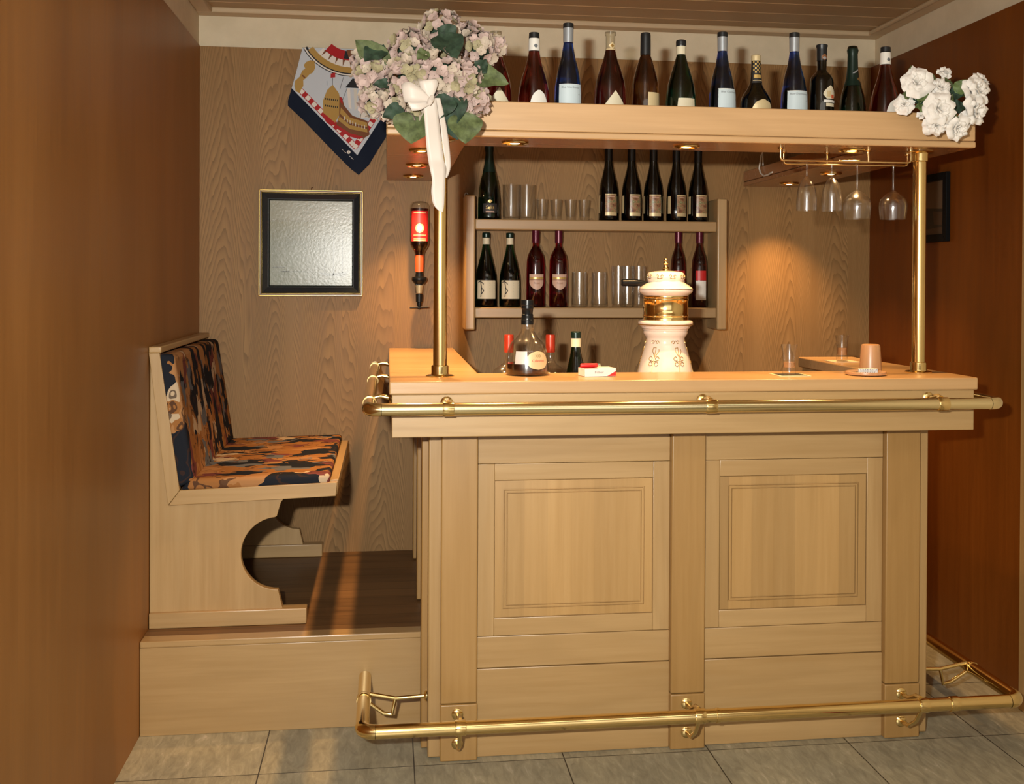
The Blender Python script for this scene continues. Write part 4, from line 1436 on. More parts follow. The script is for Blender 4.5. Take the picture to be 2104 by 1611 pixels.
for a in (-40, -26, 35):
    for y in (646, 834):
        r = band[0][0] + 0.0012
        B().lathe([(0.0, 0.002), (0.0018, 0.0014), (0.0024, 0.0), (0.0, -0.0004)], TX + r * math.sin(R(a)), TY - r * math.cos(R(a)), trow(y), 10, Matrix.Rotation(R(90), 3, 'X')).build('rivet', 'brass', tw)
lid = tprof([(268, 60), (270, 150), (275, 260), (285, 408), (300, 448), (320, 470), (345, 476), (372, 472), (392, 456), (405, 452), (418, 466), (432, 516), (450, 574), (470, 632), (486, 668), (500, 674), (520, 676), (535, 668), (550, 636), (562, 600), (579, 560)])
lrf = lerp_prof(lid)
B().lathe([(0.0, lid[0][1])] + lid + [(0.0, lid[-1][1])], TX, TY, 0, 64).build('lid', 'ceramic', tw, smooth=40)
fin = tprof([(104, 4), (106, 20), (114, 36), (126, 46), (138, 42), (148, 30), (158, 30), (166, 58), (176, 66), (184, 60), (192, 36), (205, 44), (225, 74), (250, 88), (268, 92), (276, 92)])
B().lathe([(0.0, fin[0][1])] + fin + [(0.0, fin[-1][1])], TX, TY, 0, 32).build('finial', 'brass', tw, smooth=40)
hz = trow(430)
B().tube([(TX - 0.050, TY, hz), (TX - 0.066, TY, hz + 0.0005), (TX - 0.080, TY, hz + 0.001), (TX - 0.100, TY, hz + 0.002), (TX - 0.138, TY - 0.002, hz + 0.002), (TX - 0.142, TY - 0.002, hz + 0.002)], 0.01, 20, rads=[0.004, 0.006, 0.0098, 0.0120, 0.0110, 0.008]).build('tap_handle', 'black_plastic', tw)


def scroll(rf, pts, name='gold_scroll', r=0.0011, mat='gold_paint', join=None):
    """pts: (arc metres, z) drawn on the surface of revolution."""
    b = join or B()
    q = []
    for s, z in pts:
        rr = rf(z) + 0.0003
        a = s / 0.08
        q.append((TX + rr * math.sin(a), TY - rr * math.cos(a), z))
    b.tube(q, r, 6)
    return b


def spiral(cx, cz, r0, r1, a0, a1, n=14):
    return [(cx + (r0 + (r1 - r0) * i / n) * math.cos(R(a0 + (a1 - a0) * i / n)), cz + (r0 + (r1 - r0) * i / n) * math.sin(R(a0 + (a1 - a0) * i / n))) for i in range(n + 1)]


z1 = trow(1160)
for s0 in (-0.145, -0.055, 0.030, 0.115, 0.200, -0.235):
    g = B()
    # curls along the collar
    scroll(brf, spiral(s0 - 0.017, z1 + 0.0005, 0.0070, 0.0022, 200, -160), join=g)
    scroll(brf, spiral(s0 + 0.003, z1 + 0.0005, 0.0070, 0.0022, -20, 340), join=g)
    scroll(brf, [(s0 - 0.010, z1 + 0.003), (s0 - 0.007, z1 + 0.006), (s0 - 0.002, z1 + 0.003)], join=g)
    # standing stem with tulip and leaf curls
    zt_, zb_ = trow(1215), trow(1540)
    scroll(brf, [(s0 + 0.000, zt_), (s0 - 0.001, trow(1300)), (s0 - 0.003, trow(1400)), (s0 - 0.006, zb_)], join=g)
    scroll(brf, [(s0 - 0.012, trow(1225)), (s0 - 0.012, trow(1265)), (s0 - 0.006, trow(1300)), (s0 - 0.001, trow(1340)), (s0 + 0.006, trow(1300)), (s0 + 0.013, trow(1265)), (s0 + 0.012, trow(1240))], join=g)
    scroll(brf, [(s0 - 0.012, trow(1225)), (s0 + 0.001, trow(1222))], join=g)
    for sg in (-1, 1):
        scroll(brf, spiral(s0 - 0.003 + sg * 0.012, trow(1355), 0.0062, 0.0062, 0, 330, 12), join=g)
        scroll(brf, spiral(s0 - 0.003 + sg * 0.010, trow(1420), 0.0058, 0.0058, 0, 330, 12), join=g)
    scroll(brf, [(s0 - 0.014, trow(1388)), (s0 + 0.008, trow(1388))], join=g)
    g.build('gold_scroll', 'gold_paint', tw)
for s0 in (-0.10, -0.045, 0.010, 0.065, 0.12):
    g = B()
    zc = trow(345)
    scroll(lrf, spiral(s0 - 0.009, zc + 0.001, 0.0062, 0.0020, 200, -140), join=g)
    scroll(lrf, spiral(s0 + 0.009, zc + 0.001, 0.0062, 0.0020, -20, 320), join=g)
    scroll(lrf, [(s0 - 0.012, zc - 0.0045), (s0, zc - 0.0068), (s0 + 0.012, zc - 0.0045)], join=g)
    g.build('gold_scroll', 'gold_paint', tw)

# ------------------------------------------------------------------ things on the counter
# brandy decanter
DX, DY = 0.670, 0.032
dm = 0.00140 / 8.48
dec = thing('brandy_bottle', 'broad flat-bottomed brandy bottle with black stopper and oval gold label, a third full', 'bottle', (DX, DY, ZCT))
H = 0.2165


def dz_(y):
    return ZCT + (1484 - y) * dm * 0.985


dp = [(w / 2 * dm, dz_(y)) for y, w in ((1484, 640), (1478, 720), (1460, 756), (1430, 766), (1350, 764), (1200, 738), (1100, 706), (1050, 690), (1020, 672), (980, 640), (940, 604), (900, 556), (860, 480), (820, 404), (780, 350), (750, 308), (720, 268), (690, 236), (660, 214), (600, 200), (500, 194))]
drf = lerp_prof(dp)
inn = [(r - 0.0022, z) for r, z in dp[3:]]
B().lathe([(0.0, dp[0][1])] + dp + list(reversed(inn)) + [(0.0, dz_(1440))], DX, DY, 0, 56).build('glass', 'clear_glass', dec, smooth=50)
lq = [(r - 0.0028, z) for r, z in dp[2:] if z < dz_(1275)]
lq = [(0.0, dz_(1455))] + lq + [(drf(dz_(1275)) - 0.0028, dz_(1275)), (0.0, dz_(1275))]
B().lathe(lq, DX, DY, 0, 56).build('brandy', 'brandy', dec, smooth=50)
cp = [(0.0, dz_(150))] + [(w / 2 * dm, dz_(y)) for y, w in ((150, 200), (156, 224), (200, 226), (240, 226), (246, 216), (300, 214), (306, 206), (400, 184), (408, 202), (450, 206), (456, 212), (500, 214), (506, 222), (585, 220))] + [(0.0, dz_(586))]
B().lathe(cp, DX, DY, 0, 36).build('stopper', 'black_plastic', dec, smooth=30)


def dec_patch(zc, hz_, sw, turn, mat, name, off, marks=()):
    b = B()

    def fn(u, v):
        z = zc + hz_ * (2 * v - 1)
        w = sw * math.sqrt(max(0.0004, 1 - (2 * v - 1) ** 2)) if name == 'label' else sw
        r = drf(z) + off
        a = w * (2 * u - 1) / 0.060 + turn
        return Vector((DX + r * math.sin(a), DY - r * math.cos(a), z))
    b.grid(fn, 16, 14)
    mats = [mat]
    for mt_, txt, size, dz in marks:
        mats.append(mt_)
        b.mi = len(mats) - 1
        text_on(b, txt, size, lambda x, y: Vector((DX + (drf(zc + dz + y) + off + 0.0006) * math.sin(x / 0.060 + turn), DY - (drf(zc + dz + y) + off + 0.0006) * math.cos(x / 0.060 + turn), zc + dz + y)))
    b.build(name, mats, dec, smooth=60)


dec_patch(dz_(1205), 0.0265, 0.0345, 0.42, 'pale_gold', 'label', 0.0010, [('red_paper', 'Calvados', 0.0105, -0.001), ('gold_paint', 'XO', 0.012, 0.012)])
dec_patch(dz_(1160), 0.018, 0.019, -0.44, 'white_paper', 'back_label', -0.0030)

# cigarette pack and lighter
pk = thing('cigarette_pack', 'white and red cigarette pack lying on the counter beside the brandy bottle', 'cigarette pack', (0.866, -0.020, ZCT))
pm = B()
pm.box(-0.047, 0.047, -0.030, 0.030, 0.0, 0.0235, 0.0012)
pm.mi = 1
yv = -0.0304
pm.ngon([Vector((0.020, yv, 0.0010)), Vector((0.0465, yv, 0.0010)), Vector((0.0465, yv, 0.0150))])
pm.ngon([Vector((-0.0465, -0.0290, 0.0238)), Vector((-0.005, -0.0290, 0.0238)), Vector((-0.005, 0.029, 0.0238)), Vector((-0.0465, 0.029, 0.0238))])
pm.mi = 2
text_on(pm, 'Filter', 0.010, lambda x, y: Vector((x * 1.3 - 0.004, yv - 0.0002, 0.012 + y)))
rotm = Matrix.Rotation(R(9), 4, 'Z')
for v in pm.bm.verts:
    v.co = rotm @ v.co + Vector((0.866, -0.020, ZCT + 0.0005))
pm.build('carton', ['white_paper', 'red_paper', 'grey_ink'], pk)
lt = thing('lighter', 'small red lighter lying on the cigarette pack', 'lighter', (0.846, -0.024, ZCT + 0.0245))
zl = ZCT + 0.0245 + 0.0062
B().tube([(0.817, -0.028, zl), (0.819, -0.0277, zl), (0.865, -0.0195, zl), (0.867, -0.0193, zl)], 0.006, 18, rads=[0.0048, 0.0060, 0.0060, 0.0052]).build('case', 'red_paper', lt)
B().tube([(0.8675, -0.0192, zl), (0.876, -0.0177, zl)], 0.0046, 14).build('head', 'chrome', lt)

# shot glasses on coasters
SGP = [(0.0185, 0.0), (0.0195, 0.002), (0.0192, 0.012), (0.0185, 0.030), (0.0190, 0.050), (0.0215, 0.072), (0.0242, 0.0875)]


def served_shot(label, x, y, z, fill):
    t = thing('shot_glass', label, 'glass', (x, y, z))
    B().lathe([(r, zz + z) for r, zz in glass_shell(SGP, 0.0020, 0.020)], x, y, 0, 32).build('glass', 'clear_glass', t, smooth=50)
    rfs = lerp_prof(SGP)
    pts = [(0.0, z + 0.0206)] + [(rfs(zz) - 0.0024, z + zz) for zz in (0.0206, 0.026, 0.032, fill)] + [(0.0, z + fill)]
    B().lathe(pts, x, y, 0, 32).build('drink', 'amber_drink', t, smooth=50)
    return t


c1 = B()
c1.box(1.388, 1.482, -0.091, 0.003, ZCT + 0.0004, ZCT + 0.0022, 0.0004, 1)
c1.mi = 1
c1.box(1.396, 1.474, -0.083, -0.005, ZCT + 0.0022, ZCT + 0.0026)
tag(c1.build('coaster', ['coaster_edge', 'coaster_dark'], origin=(1.435, -0.044, ZCT)), 'square dark coaster with pale border under the front shot glass', 'coaster')
served_shot('flared shot glass on the dark square coaster at the counter front', 1.432, -0.044, ZCT + 0.0030, 0.036)
c2 = B()
c2.box(1.770, 1.864, 0.438, 0.532, ZCT + 0.0004, ZCT + 0.0024, 0.0004, 1)
tag(c2.build('coaster', 'coaster_edge', origin=(1.817, 0.485, ZCT)), 'pale coaster under the rear shot glass on the right counter wing', 'coaster')
served_shot('flared shot glass with amber drink standing further back on the right counter wing', 1.817, 0.485, ZCT + 0.0028, 0.045)

# dice tray, dice and cup
TRX, TRY = 1.6640, -0.052
tr = thing('dice_tray', 'round leather-brown dice tray on the counter near the right pole', 'tray', (TRX, TRY, ZCT))
B().lathe([(0.0, 0.001), (0.054, 0.001), (0.0585, 0.003), (0.0595, 0.007), (0.0585, 0.0105), (0.0560, 0.0115), (0.0540, 0.0100), (0.0530, 0.005), (0.0, 0.005)], TRX, TRY, ZCT, 48).build('rim', 'cup_wood', tr, smooth=50)
B().lathe([(0.0, 0.0056), (0.0525, 0.0056), (0.0525, 0.0051), (0, 0.0051)], TRX, TRY, ZCT, 48).build('felt', 'felt_dark', tr)


def die(x, y, rz, label):
    b = B()
    s = 0.0068
    b.box(-s, s, -s, s, 0, 2 * s, 0.0014, 3)
    b.mi = 1
    import itertools
    n = 5 if int(x * 1000) % 2 else 3
    spots = {5: [(-1, -1), (1, 1), (-1, 1), (1, -1), (0, 0)], 3: [(-1, -1), (0, 0), (1, 1)]}[n]
    for u, v in spots:
        b.lathe([(0.0, 0.0002), (0.0011, 0.0002), (0.0011, -0.0004), (0.0, -0.0004)], u * 0.0034, -s, s + v * 0.0034, 8, Matrix.Rotation(R(90), 3, 'X'))
    b.lathe([(0.0, 0.0003), (0.0013, 0.0003), (0.0013, -0.0004), (0.0, -0.0004)], 0, 0, 2 * s, 8)
    z = ZCT + 0.0060
    M = Matrix.Translation((x, y, z)) @ Matrix.Rotation(rz, 4, 'Z')
    for v in b.bm.verts:
        v.co = M @ v.co
    tag(b.build('die', ['dice_white', 'black_ink'], origin=(x, y, z)), label, 'die', 'dice on the round tray')


for i, (x, lab) in enumerate(((1.6455, 'leftmost of the four white dice lined up on the round tray'), (1.6597, 'second from left of the four white dice on the round tray'), (1.6739, 'third from left of the four white dice on the round tray'), (1.6881, 'rightmost of the four white dice, nearest the wooden cup'))):
    die(x, -0.060, 0.02 * (i - 1.5), lab)
cup = B()
cup.lathe([(0.0, 0.0005), (0.031, 0.0005), (0.0330, 0.003), (0.0330, 0.010), (0.0285, 0.078), (0.0265, 0.0845), (0.0235, 0.0860), (0.0, 0.0862)], 0, 0, 0, 48)
for v in cup.bm.verts:
    v.co += Vector((1.7150, 0.0290, ZCT))
tag(cup.build('dice_cup', 'cup_wood', origin=(1.715, 0.029, ZCT), smooth=40), 'tan wooden dice cup upside down behind the round tray', 'dice cup')

# ------------------------------------------------------------------ things on the back wall
# painting
pa = thing('painting', 'square sea painting in gold and black frame on the oak wall', 'painting', (-0.032, YB, 1.515))
px0, px1, pz0, pz1 = -0.234, 0.170, 1.307, 1.726


def frame(parent, name, mat, d0, d1, y0, y1, x0=px0, x1=px1, z0=pz0, z1=pz1, bev=0.0015):
    b = B()
    b.prism([(x0 + d0, z0 + d0), (x1 - d0, z0 + d0), (x1 - d1, z0 + d1), (x0 + d1, z0 + d1)], 'Y', y0, y1, bev)
    b.prism([(x0 + d0, z1 - d0), (x0 + d1, z1 - d1), (x1 - d1, z1 - d1), (x1 - d0, z1 - d0)], 'Y', y0, y1, bev)
    b.prism([(x0 + d0, z0 + d0), (x0 + d1, z0 + d1), (x0 + d1, z1 - d1), (x0 + d0, z1 - d0)], 'Y', y0, y1, bev)
    b.prism([(x1 - d0, z0 + d0), (x1 - d0, z1 - d0), (x1 - d1, z1 - d1), (x1 - d1, z0 + d1)], 'Y', y0, y1, bev)
    return b.build(name, mat, parent)


frame(pa, 'outer_moulding', 'gold_frame', 0.0, 0.0042, YB - 0.026, YB - 0.002)
frame(pa, 'dark_groove', 'brown_line', 0.0040, 0.0082, YB - 0.022, YB - 0.002, bev=0)
frame(pa, 'inner_moulding', 'gold_frame', 0.0080, 0.0112, YB - 0.026, YB - 0.002)
b = B()


def quadring(d0, y0, d1, y1):
    a = [Vector((px0 + d0, y0, pz0 + d0)), Vector((px1 - d0, y0, pz0 + d0)), Vector((px1 - d0, y0, pz1 - d0)), Vector((px0 + d0, y0, pz1 - d0))]
    c = [Vector((px0 + d1, y1, pz0 + d1)), Vector((px1 - d1, y1, pz0 + d1)), Vector((px1 - d1, y1, pz1 - d1)), Vector((px0 + d1, y1, pz1 - d1))]
    for i in range(4):
        b.ngon([a[i], a[(i + 1) % 4], c[(i + 1) % 4], c[i]])


quadring(0.0110, YB - 0.022, 0.0150, YB - 0.030)
quadring(0.0150, YB - 0.030, 0.0175, YB - 0.032)
quadring(0.0175, YB - 0.032, 0.0350, YB - 0.020)
quadring(0.0350, YB - 0.020, 0.0375, YB - 0.0195)
quadring(0.0375, YB - 0.0195, 0.0430, YB - 0.011)
quadring(0.0110, YB - 0.002, 0.0110, YB - 0.022)
b.build('black_moulding', 'slate_lacquer', pa, smooth=5)
b = B()
b.box(px0 + 0.0425, px1 - 0.0425, YB - 0.012, YB - 0.003, pz0 + 0.0425, pz1 - 0.0425)
b.mi = 1
# faint ship: masts, sails and low shore
yc = YB - 0.0124
for xa, za, xb, zb, w in ((0.055, 1.39, 0.056, 1.60, 0.0016), (0.090, 1.40, 0.090, 1.57, 0.0014), (0.020, 1.40, 0.021, 1.55, 0.0012), (0.020, 1.47, 0.098, 1.50, 0.0010), (0.036, 1.53, 0.075, 1.555, 0.0010)):
    b.ngon([Vector((xa - w, yc, za)), Vector((xa + w, yc, za)), Vector((xb + w, yc, zb)), Vector((xb - w, yc, zb))])
b.ngon([Vector((0.000, yc, 1.400)), Vector((0.015, yc, 1.388)), Vector((0.100, yc, 1.386)), Vector((0.115, yc, 1.408)), Vector((0.060, yc, 1.398))])
for x0, x1, z in ((-0.185, -0.132, 1.4205), (-0.160, -0.112, 1.4035), (-0.150, -0.02, 1.4030)):
    b.ngon([Vector((x0, yc, z - 0.0018)), Vector((x1, yc, z - 0.0014)), Vector((x1 - 0.006, yc, z + 0.001)), Vector(((x0 + x1) / 2, yc, z + 0.0026)), Vector((x0 + 0.006, yc, z + 0.001))])
b.build('canvas', ['painting_canvas', 'paint_grey'], pa)
B().tube([(-0.032, YB - 0.003, pz1 + 0.000), (-0.032, YB - 0.006, pz1 + 0.010), (-0.028, YB - 0.002, pz1 + 0.012)], 0.0018, 8).build('hanger', 'brown_line', pa)

# spirit dispenser
SX, SYD = 0.3925, 1.262
ds = thing('spirit_dispenser', 'upside-down red-labelled spirit bottle in a black wall dispenser, left of the brass pole', 'spirit dispenser', (SX, SYD, 1.26))
dmm = 0.00194


def sz(y):
    return 1.3727 + (578 - (400 + y / 6.44)) * dmm


def sp_(rows):
    return [(w / 2 / 6.44 * dmm, sz(y)) for y, w in rows]


bt = sp_([(112, 60), (116, 140), (130, 200), (160, 244), (200, 252), (640, 252), (680, 244), (710, 220), (740, 180), (765, 146), (800, 128), (830, 116), (1050, 104), (1060, 100)])
B().lathe([(0.0, bt[0][1] + 0.001)] + bt + [(0.0, bt[-1][1])], SX, SYD, 0, 36).build('bottle_glass', 'clear_glass', ds, smooth=50)
srf = lerp_prof(bt)
lqd = [(r - 0.0014, z) for r, z in bt if z < sz(210)]
B().lathe([(0.0, sz(210)), (srf(sz(210)) - 0.0014, sz(210))] + lqd + [(0.0, lqd[-1][1] + 0.0005)], SX, SYD, 0, 36).build('spirit', 'glass_wine', ds, smooth=50)
b = B()
wrap(b, srf, sz(640), sz(245), rect(0.072), 0.0008, 10, 16)
b.mi = 1
zc = sz(470)
wrap(b, srf, zc - 0.019, zc + 0.019, lambda v: (-0.017 * math.sqrt(max(.001, 1 - (2 * v - 1) ** 2)), 0.017 * math.sqrt(max(.001, 1 - (2 * v - 1) ** 2))), 0.0013, 10, 10)
b.mi = 2
wrap(b, srf, zc - 0.013, zc + 0.013, lambda v: (-0.010 * math.sqrt(max(.001, 1 - (2 * v - 1) ** 2)), 0.010 * math.sqrt(max(.001, 1 - (2 * v - 1) ** 2))), 0.0018, 8, 8)
b.mi = 1
for y in (270, 560, 610, 632):
    wrap(b, srf, sz(y) - 0.0016, sz(y) + 0.0016, rect(0.050), 0.0013, 2, 10)
for v in b.bm.verts:
    v.co += Vector((SX, SYD, 0))
b.build('label', ['red_paper', 'pale_gold', 'white_paper'], ds, smooth=60)
B().lathe([(r + 0.0008, z) for r, z in sp_([(820, 118), (1040, 106)])], SX, SYD, 0, 36).build('neck_label', 'orange_red', ds, smooth=50)
col_ = sp_([(1045, 96), (1060, 100), (1100, 110), (1108, 190), (1125, 204), (1150, 200), (1160, 190), (1180, 150), (1195, 130)])
B().lathe([(0.0, col_[0][1])] + col_ + [(0.0, col_[-1][1])], SX, SYD, 0, 32).build('collar', 'black_plastic', ds, smooth=35)
ms = sp_([(1196, 128), (1330, 96)])
B().lathe([(0.0, ms[0][1])] + ms + [(0.0, ms[-1][1])], SX, SYD, 0, 28).build('measure', 'clear_glass', ds, smooth=35)
ms = sp_([(1215, 96), (1318, 76)])
B().lathe([(0.0, ms[0][1])] + ms + [(0.0, ms[-1][1])], SX, SYD, 0, 28).build('measure_core', 'pale_gold', ds, smooth=35)
nz = sp_([(1331, 94), (1430, 88), (1440, 60), (1480, 56), (1490, 40), (1525, 36)])
B().lathe([(0.0, nz[0][1])] + nz + [(0.0, nz[-1][1])], SX, SYD, 0, 28).build('nozzle', 'black_plastic', ds, smooth=35)
B().tube([(SX - 0.037, SYD - 0.004, sz(1508)), (SX + 0.037, SYD - 0.004, sz(1500))], 0.0032, 10).build('lever', 'black_plastic', ds)
wb = B()
wb.box(SX - 0.014, SX + 0.014, YB - 0.010, YB - 0.001, sz(1320), sz(1060), 0.003)
wb.box(SX - 0.008, SX + 0.008, SYD + 0.010, YB - 0.008, sz(1165), sz(1115), 0.002)
wb.build('wall_bracket', 'black_plastic', ds)

# scarf pinned to the wall, corner down
sc = B()


def SC(c):
    """design coordinates of the printed scarf -> wall"""
    px = 560 + c[0] / 5.37
    py = 80 + c[1] / 5.37
    x = -0.07 + (px - 621) * 0.00192
    z = 2.290 - (py - 98) * 0.00191 + (px - 621) * 0.00003
    return x, z


def SY_(x, z):
    return YB - 0.010 - 0.004 * math.sin(x * 26 + z * 9) - 0.0008 * math.sin(x * 40 - z * 23)


LV = 0


def sfill(poly, mi, lv=None):
    lv = LV if lv is None else lv
    P2 = [Vector((SC(c)[0], SC(c)[1], 0)) for c in poly]
    tris = [tuple(P2[i] for i in t) for t in tessellate_polygon([P2])]
    big = max(((a - b_).length for t in tris for a, b_ in ((t[0], t[1]), (t[1], t[2]), (t[2], t[0]))), default=0)
    while big > 0.021:
        nt_ = []
        for a, b_, c in tris:
            ab, bc, ca = (a + b_) / 2, (b_ + c) / 2, (c + a) / 2
            nt_ += [(a, ab, ca), (ab, b_, bc), (ca, bc, c), (ab, bc, ca)]
        tris = nt_
        big /= 2
    cache = {}

    def V(p):
        k = (round(p.x, 6), round(p.y, 6))
        if k not in cache:
            cache[k] = sc.bm.verts.new((p.x, SY_(p.x, p.y) - 0.0006 * lv, p.y))
        return cache[k]
    for t in tris:
        vs = [V(p) for p in t]
        if len(set(vs)) < 3:
            continue
        try:
            f = sc.bm.faces.new(vs)
        except ValueError:
            continue
        f.material_index = mi
        f.normal_update()
        if f.normal.y > 0:
            f.normal_flip()


def band(cx, cy, r0, r1, a0, a1, mi, n=18, lv=None):
    p = [(cx + r1 * math.cos(R(a0 + (a1 - a0) * i / n)), cy + r1 * math.sin(R(a0 + (a1 - a0) * i / n))) for i in range(n + 1)]
    q = [(cx + r0 * math.cos(R(a0 + (a1 - a0) * i / n)), cy + r0 * math.sin(R(a0 + (a1 - a0) * i / n))) for i in range(n, -1, -1)]
    sfill(p + q, mi, lv)


SM = ['navy_silk', 'sky_silk', 'silk_red', 'silk_gold', 'silk_brown', 'silk_white', 'silk_black', 'cream_silk']
sfill([(330, 95), (800, 100), (1330, 105), (1330, 700), (1270, 900), (1250, 1085), (1160, 1230), (1060, 1400), (950, 1512), (870, 1450), (700, 1280), (520, 1090), (340, 900), (175, 745), (175, 690), (215, 545), (255, 400), (300, 220)], 0)
LV = 1
sfill([(332, 97), (800, 102), (1325, 107), (1325, 690), (1185, 890), (935, 1292), (215, 548), (255, 402), (300, 222)], 1)
LV = 2
band(850, -173, 535, 583, 28, 151, 6)
band(850, -173, 558, 574, 28, 151, 5, lv=3)
band(850, -173, 480, 545, 33, 147, 3, lv=3)
band(850, -173, 395, 480, 43, 137, 5)
for i in range(9):
    a = 47 + 10.5 * i
    p = lambda r, aa: (850 + r * math.cos(R(aa)), -173 + r * math.sin(R(aa)))
    sfill([p(396, a - 2.2), p(396, a + 2.2), p(478, a)], 4, 3)
band(850, -173, 300, 405, 50, 132, 2, lv=4)
band(850, -173, 300, 390, 86, 100, 6, lv=5)
sfill([(810, 115), (890, 115), (855, 262)], 4, 6)
LV = 4
sfill([(370, 258), (420, 236), (462, 250), (472, 320), (448, 372), (410, 392), (365, 440), (340, 455), (342, 520), (318, 560), (300, 602), (258, 580), (244, 520), (252, 466), (300, 420), (330, 350), (362, 330), (345, 292)], 3)
sfill([(318, 402), (330, 392), (368, 430), (355, 440)], 4)
LV = 2
# checked border
for (xa, ya), (xb, yb), n, flip in (((328, 545), (950, 1188), 18, 0), ((1172, 850), (925, 1230), 9, 1)):
    dx, dy = (xb - xa) / n, (yb - ya) / n
    L = math.hypot(dx, dy)
    qx, qy = (-dy / L, dx / L)
    w = 62 if not flip else 64
    base = [(xa, ya), (xb, yb), (xb + qx * w, yb + qy * w), (xa + qx * w, ya + qy * w)]
    sfill(base, 2)
    for i in range(n):
        if i % 2 == 0:
            x0, y0 = xa + dx * i, ya + dy * i
            sfill([(x0 + qx * 6, y0 + qy * 6), (x0 + dx + qx * 6, y0 + dy + qy * 6), (x0 + dx + qx * (w - 8), y0 + dy + qy * (w - 8)), (x0 + qx * (w - 8), y0 + qy * (w - 8))], 5, 3)
LV = 4
sfill([(545, 830), (640, 830), (700, 900), (720, 960), (640, 960), (590, 920)], 2)
# castle stern, hull and sails of the printed galleon
LV = 3
sfill([(800, 540), (880, 520), (930, 545), (945, 760), (905, 800), (850, 770)], 1)
LV = 4
sfill([(815, 545), (850, 540), (870, 780), (840, 760)], 5)
sfill([(890, 540), (925, 545), (935, 760), (905, 790)], 7)
sfill([(800, 535), (880, 430), (965, 455), (968, 540)], 6)
sfill([(950, 640), (1040, 650), (1060, 860), (960, 880)], 5)
LV = 5
sfill([(690, 930), (560, 820), (556, 690), (600, 570), (662, 508), (730, 600), (752, 700), (735, 850)], 3)
for y in (655, 730):
    for i in range(7):
        x = 578 + i * 22
        yy = y + 3 * i
        sfill([(x, yy), (x + 11, yy), (x + 11, yy + 20), (x, yy + 20)], 6, 6)
LV = 6
sfill([(735, 640), (765, 650), (790, 740), (880, 850), (1045, 905), (1070, 1060), (1000, 1105), (880, 1075), (700, 960), (735, 850)], 4)
LV = 7
sfill([(752, 760), (850, 870), (1040, 925), (1042, 975), (840, 925), (745, 830)], 3)
sfill([(740, 860), (850, 955), (1040, 995), (1045, 1035), (850, 1000), (720, 900)], 3)
sfill([(745, 640), (770, 660), (772, 730), (748, 700)], 2)
sfill([(700, 950), (860, 1050), (1000, 1085), (960, 1112), (850, 1085), (690, 985)], 2)
for x, y in ((790, 860), (820, 885), (850, 900), (880, 915), (910, 925), (945, 940), (980, 950), (1010, 955)):
    sfill([(x, y), (x + 9, y + 3), (x + 9, y + 44), (x, y + 40)], 7, 8)
sfill([(640, 385), (690, 372), (690, 425), (640, 432)], 2)
sfill([(640, 398), (690, 386), (690, 398), (640, 410)], 5)
for a, c in (((662, 430), (660, 510)), ((780, 420), (740, 560)), ((820, 540), (770, 680)), ((1000, 690), (965, 880)), ((600, 470), (600, 520))):
    sfill([(a[0] - 2, a[1]), (a[0] + 2, a[1]), (c[0] + 2, c[1]), (c[0] - 2, c[1])], 6)
# small white signature and emblem
band(840, 1258, 4, 20, 0, 359, 5, 12)
for x, y in ((765, 1222), (782, 1240), (800, 1256), (850, 1300), (868, 1316), (880, 1328)):
    sfill([(x, y), (x + 14, y + 10), (x + 11, y + 14), (x - 3, y + 4)], 5)
tag(sc.build('scarf', SM, origin=(0.09, YB - 0.012, 2.05), smooth=60), 'navy-bordered silk scarf with ship print hanging corner down on the oak wall', 'scarf')

# picture on the right wall
rp = thing('framed_photo', 'black-framed dark photograph on the right-hand brown wall behind the brass pole', 'picture', (XP, 0.765, 1.65))
y0, y1, z0, z1 = 0.656, 0.872, 1.524, 1.779
b = B()
fx = XP - 0.018
for a in ([(y0, z0), (y1, z0), (y1 - 0.028, z0 + 0.028), (y0 + 0.028, z0 + 0.028)], [(y0, z1), (y0 + 0.028, z1 - 0.028), (y1 - 0.028, z1 - 0.028), (y1, z1)], [(y0, z0), (y0 + 0.028, z0 + 0.028), (y0 + 0.028, z1 - 0.028), (y0, z1)], [(y1, z0), (y1, z1), (y1 - 0.028, z1 - 0.028), (y1 - 0.028, z0 + 0.028)]):
    b.prism(a, 'X', fx, XP - 0.001, 0.002)
b.build('frame', 'black_frame', rp)
b = B()
b.box(XP - 0.010, XP - 0.002, y0 + 0.027, y1 - 0.027, z0 + 0.027, z1 - 0.027)
xq = XP - 0.0104
for pts, mi in (([(y0 + 0.03, 1.645), (y1 - 0.03, 1.655), (y1 - 0.03, 1.750), (y0 + 0.03, 1.750)], 2), ([(0.745, 1.690), (0.785, 1.692), (0.785, 1.728), (0.745, 1.726)], 0), ([(0.700, 1.585), (0.760, 1.590), (0.770, 1.640), (0.690, 1.632)], 1), ([(y0 + 0.03, 1.553), (y1 - 0.03, 1.553), (y1 - 0.03, 1.572), (y0 + 0.03, 1.580)], 1)):
    b.mi = mi
    b.ngon([Vector((xq - 0.0002 * mi, y, z)) for y, z in pts])
b.build('photograph', ['photo_dark', 'photo_brown', 'photo_light'], rp)

# cable end above the right shelf end
cb = B()
cb.tube([(1.7500, 1.120, 1.8380), (1.7400, 1.100, 1.8850), (1.7345, 1.098, 1.8750), (1.7340, 1.120, 1.8250), (1.7340, 1.103, 1.8040), (1.7335, 1.060, 1.7890), (1.7335, 1.010, 1.7900), (1.7340, 0.966, 1.7950)], 0.0034, 8)
tag(cb.build('cable', 'white_plastic', origin=(1.735, 1.06, 1.80), smooth=60), 'loose white cable hanging over the inner edge of the right canopy wing', 'cable')

# ------------------------------------------------------------------ flowers
rnd = random.Random(11)


def frame_of(n):
    n = Vector(n).normalized()
    a = n.orthogonal().normalized()
    return a, n.cross(a), n


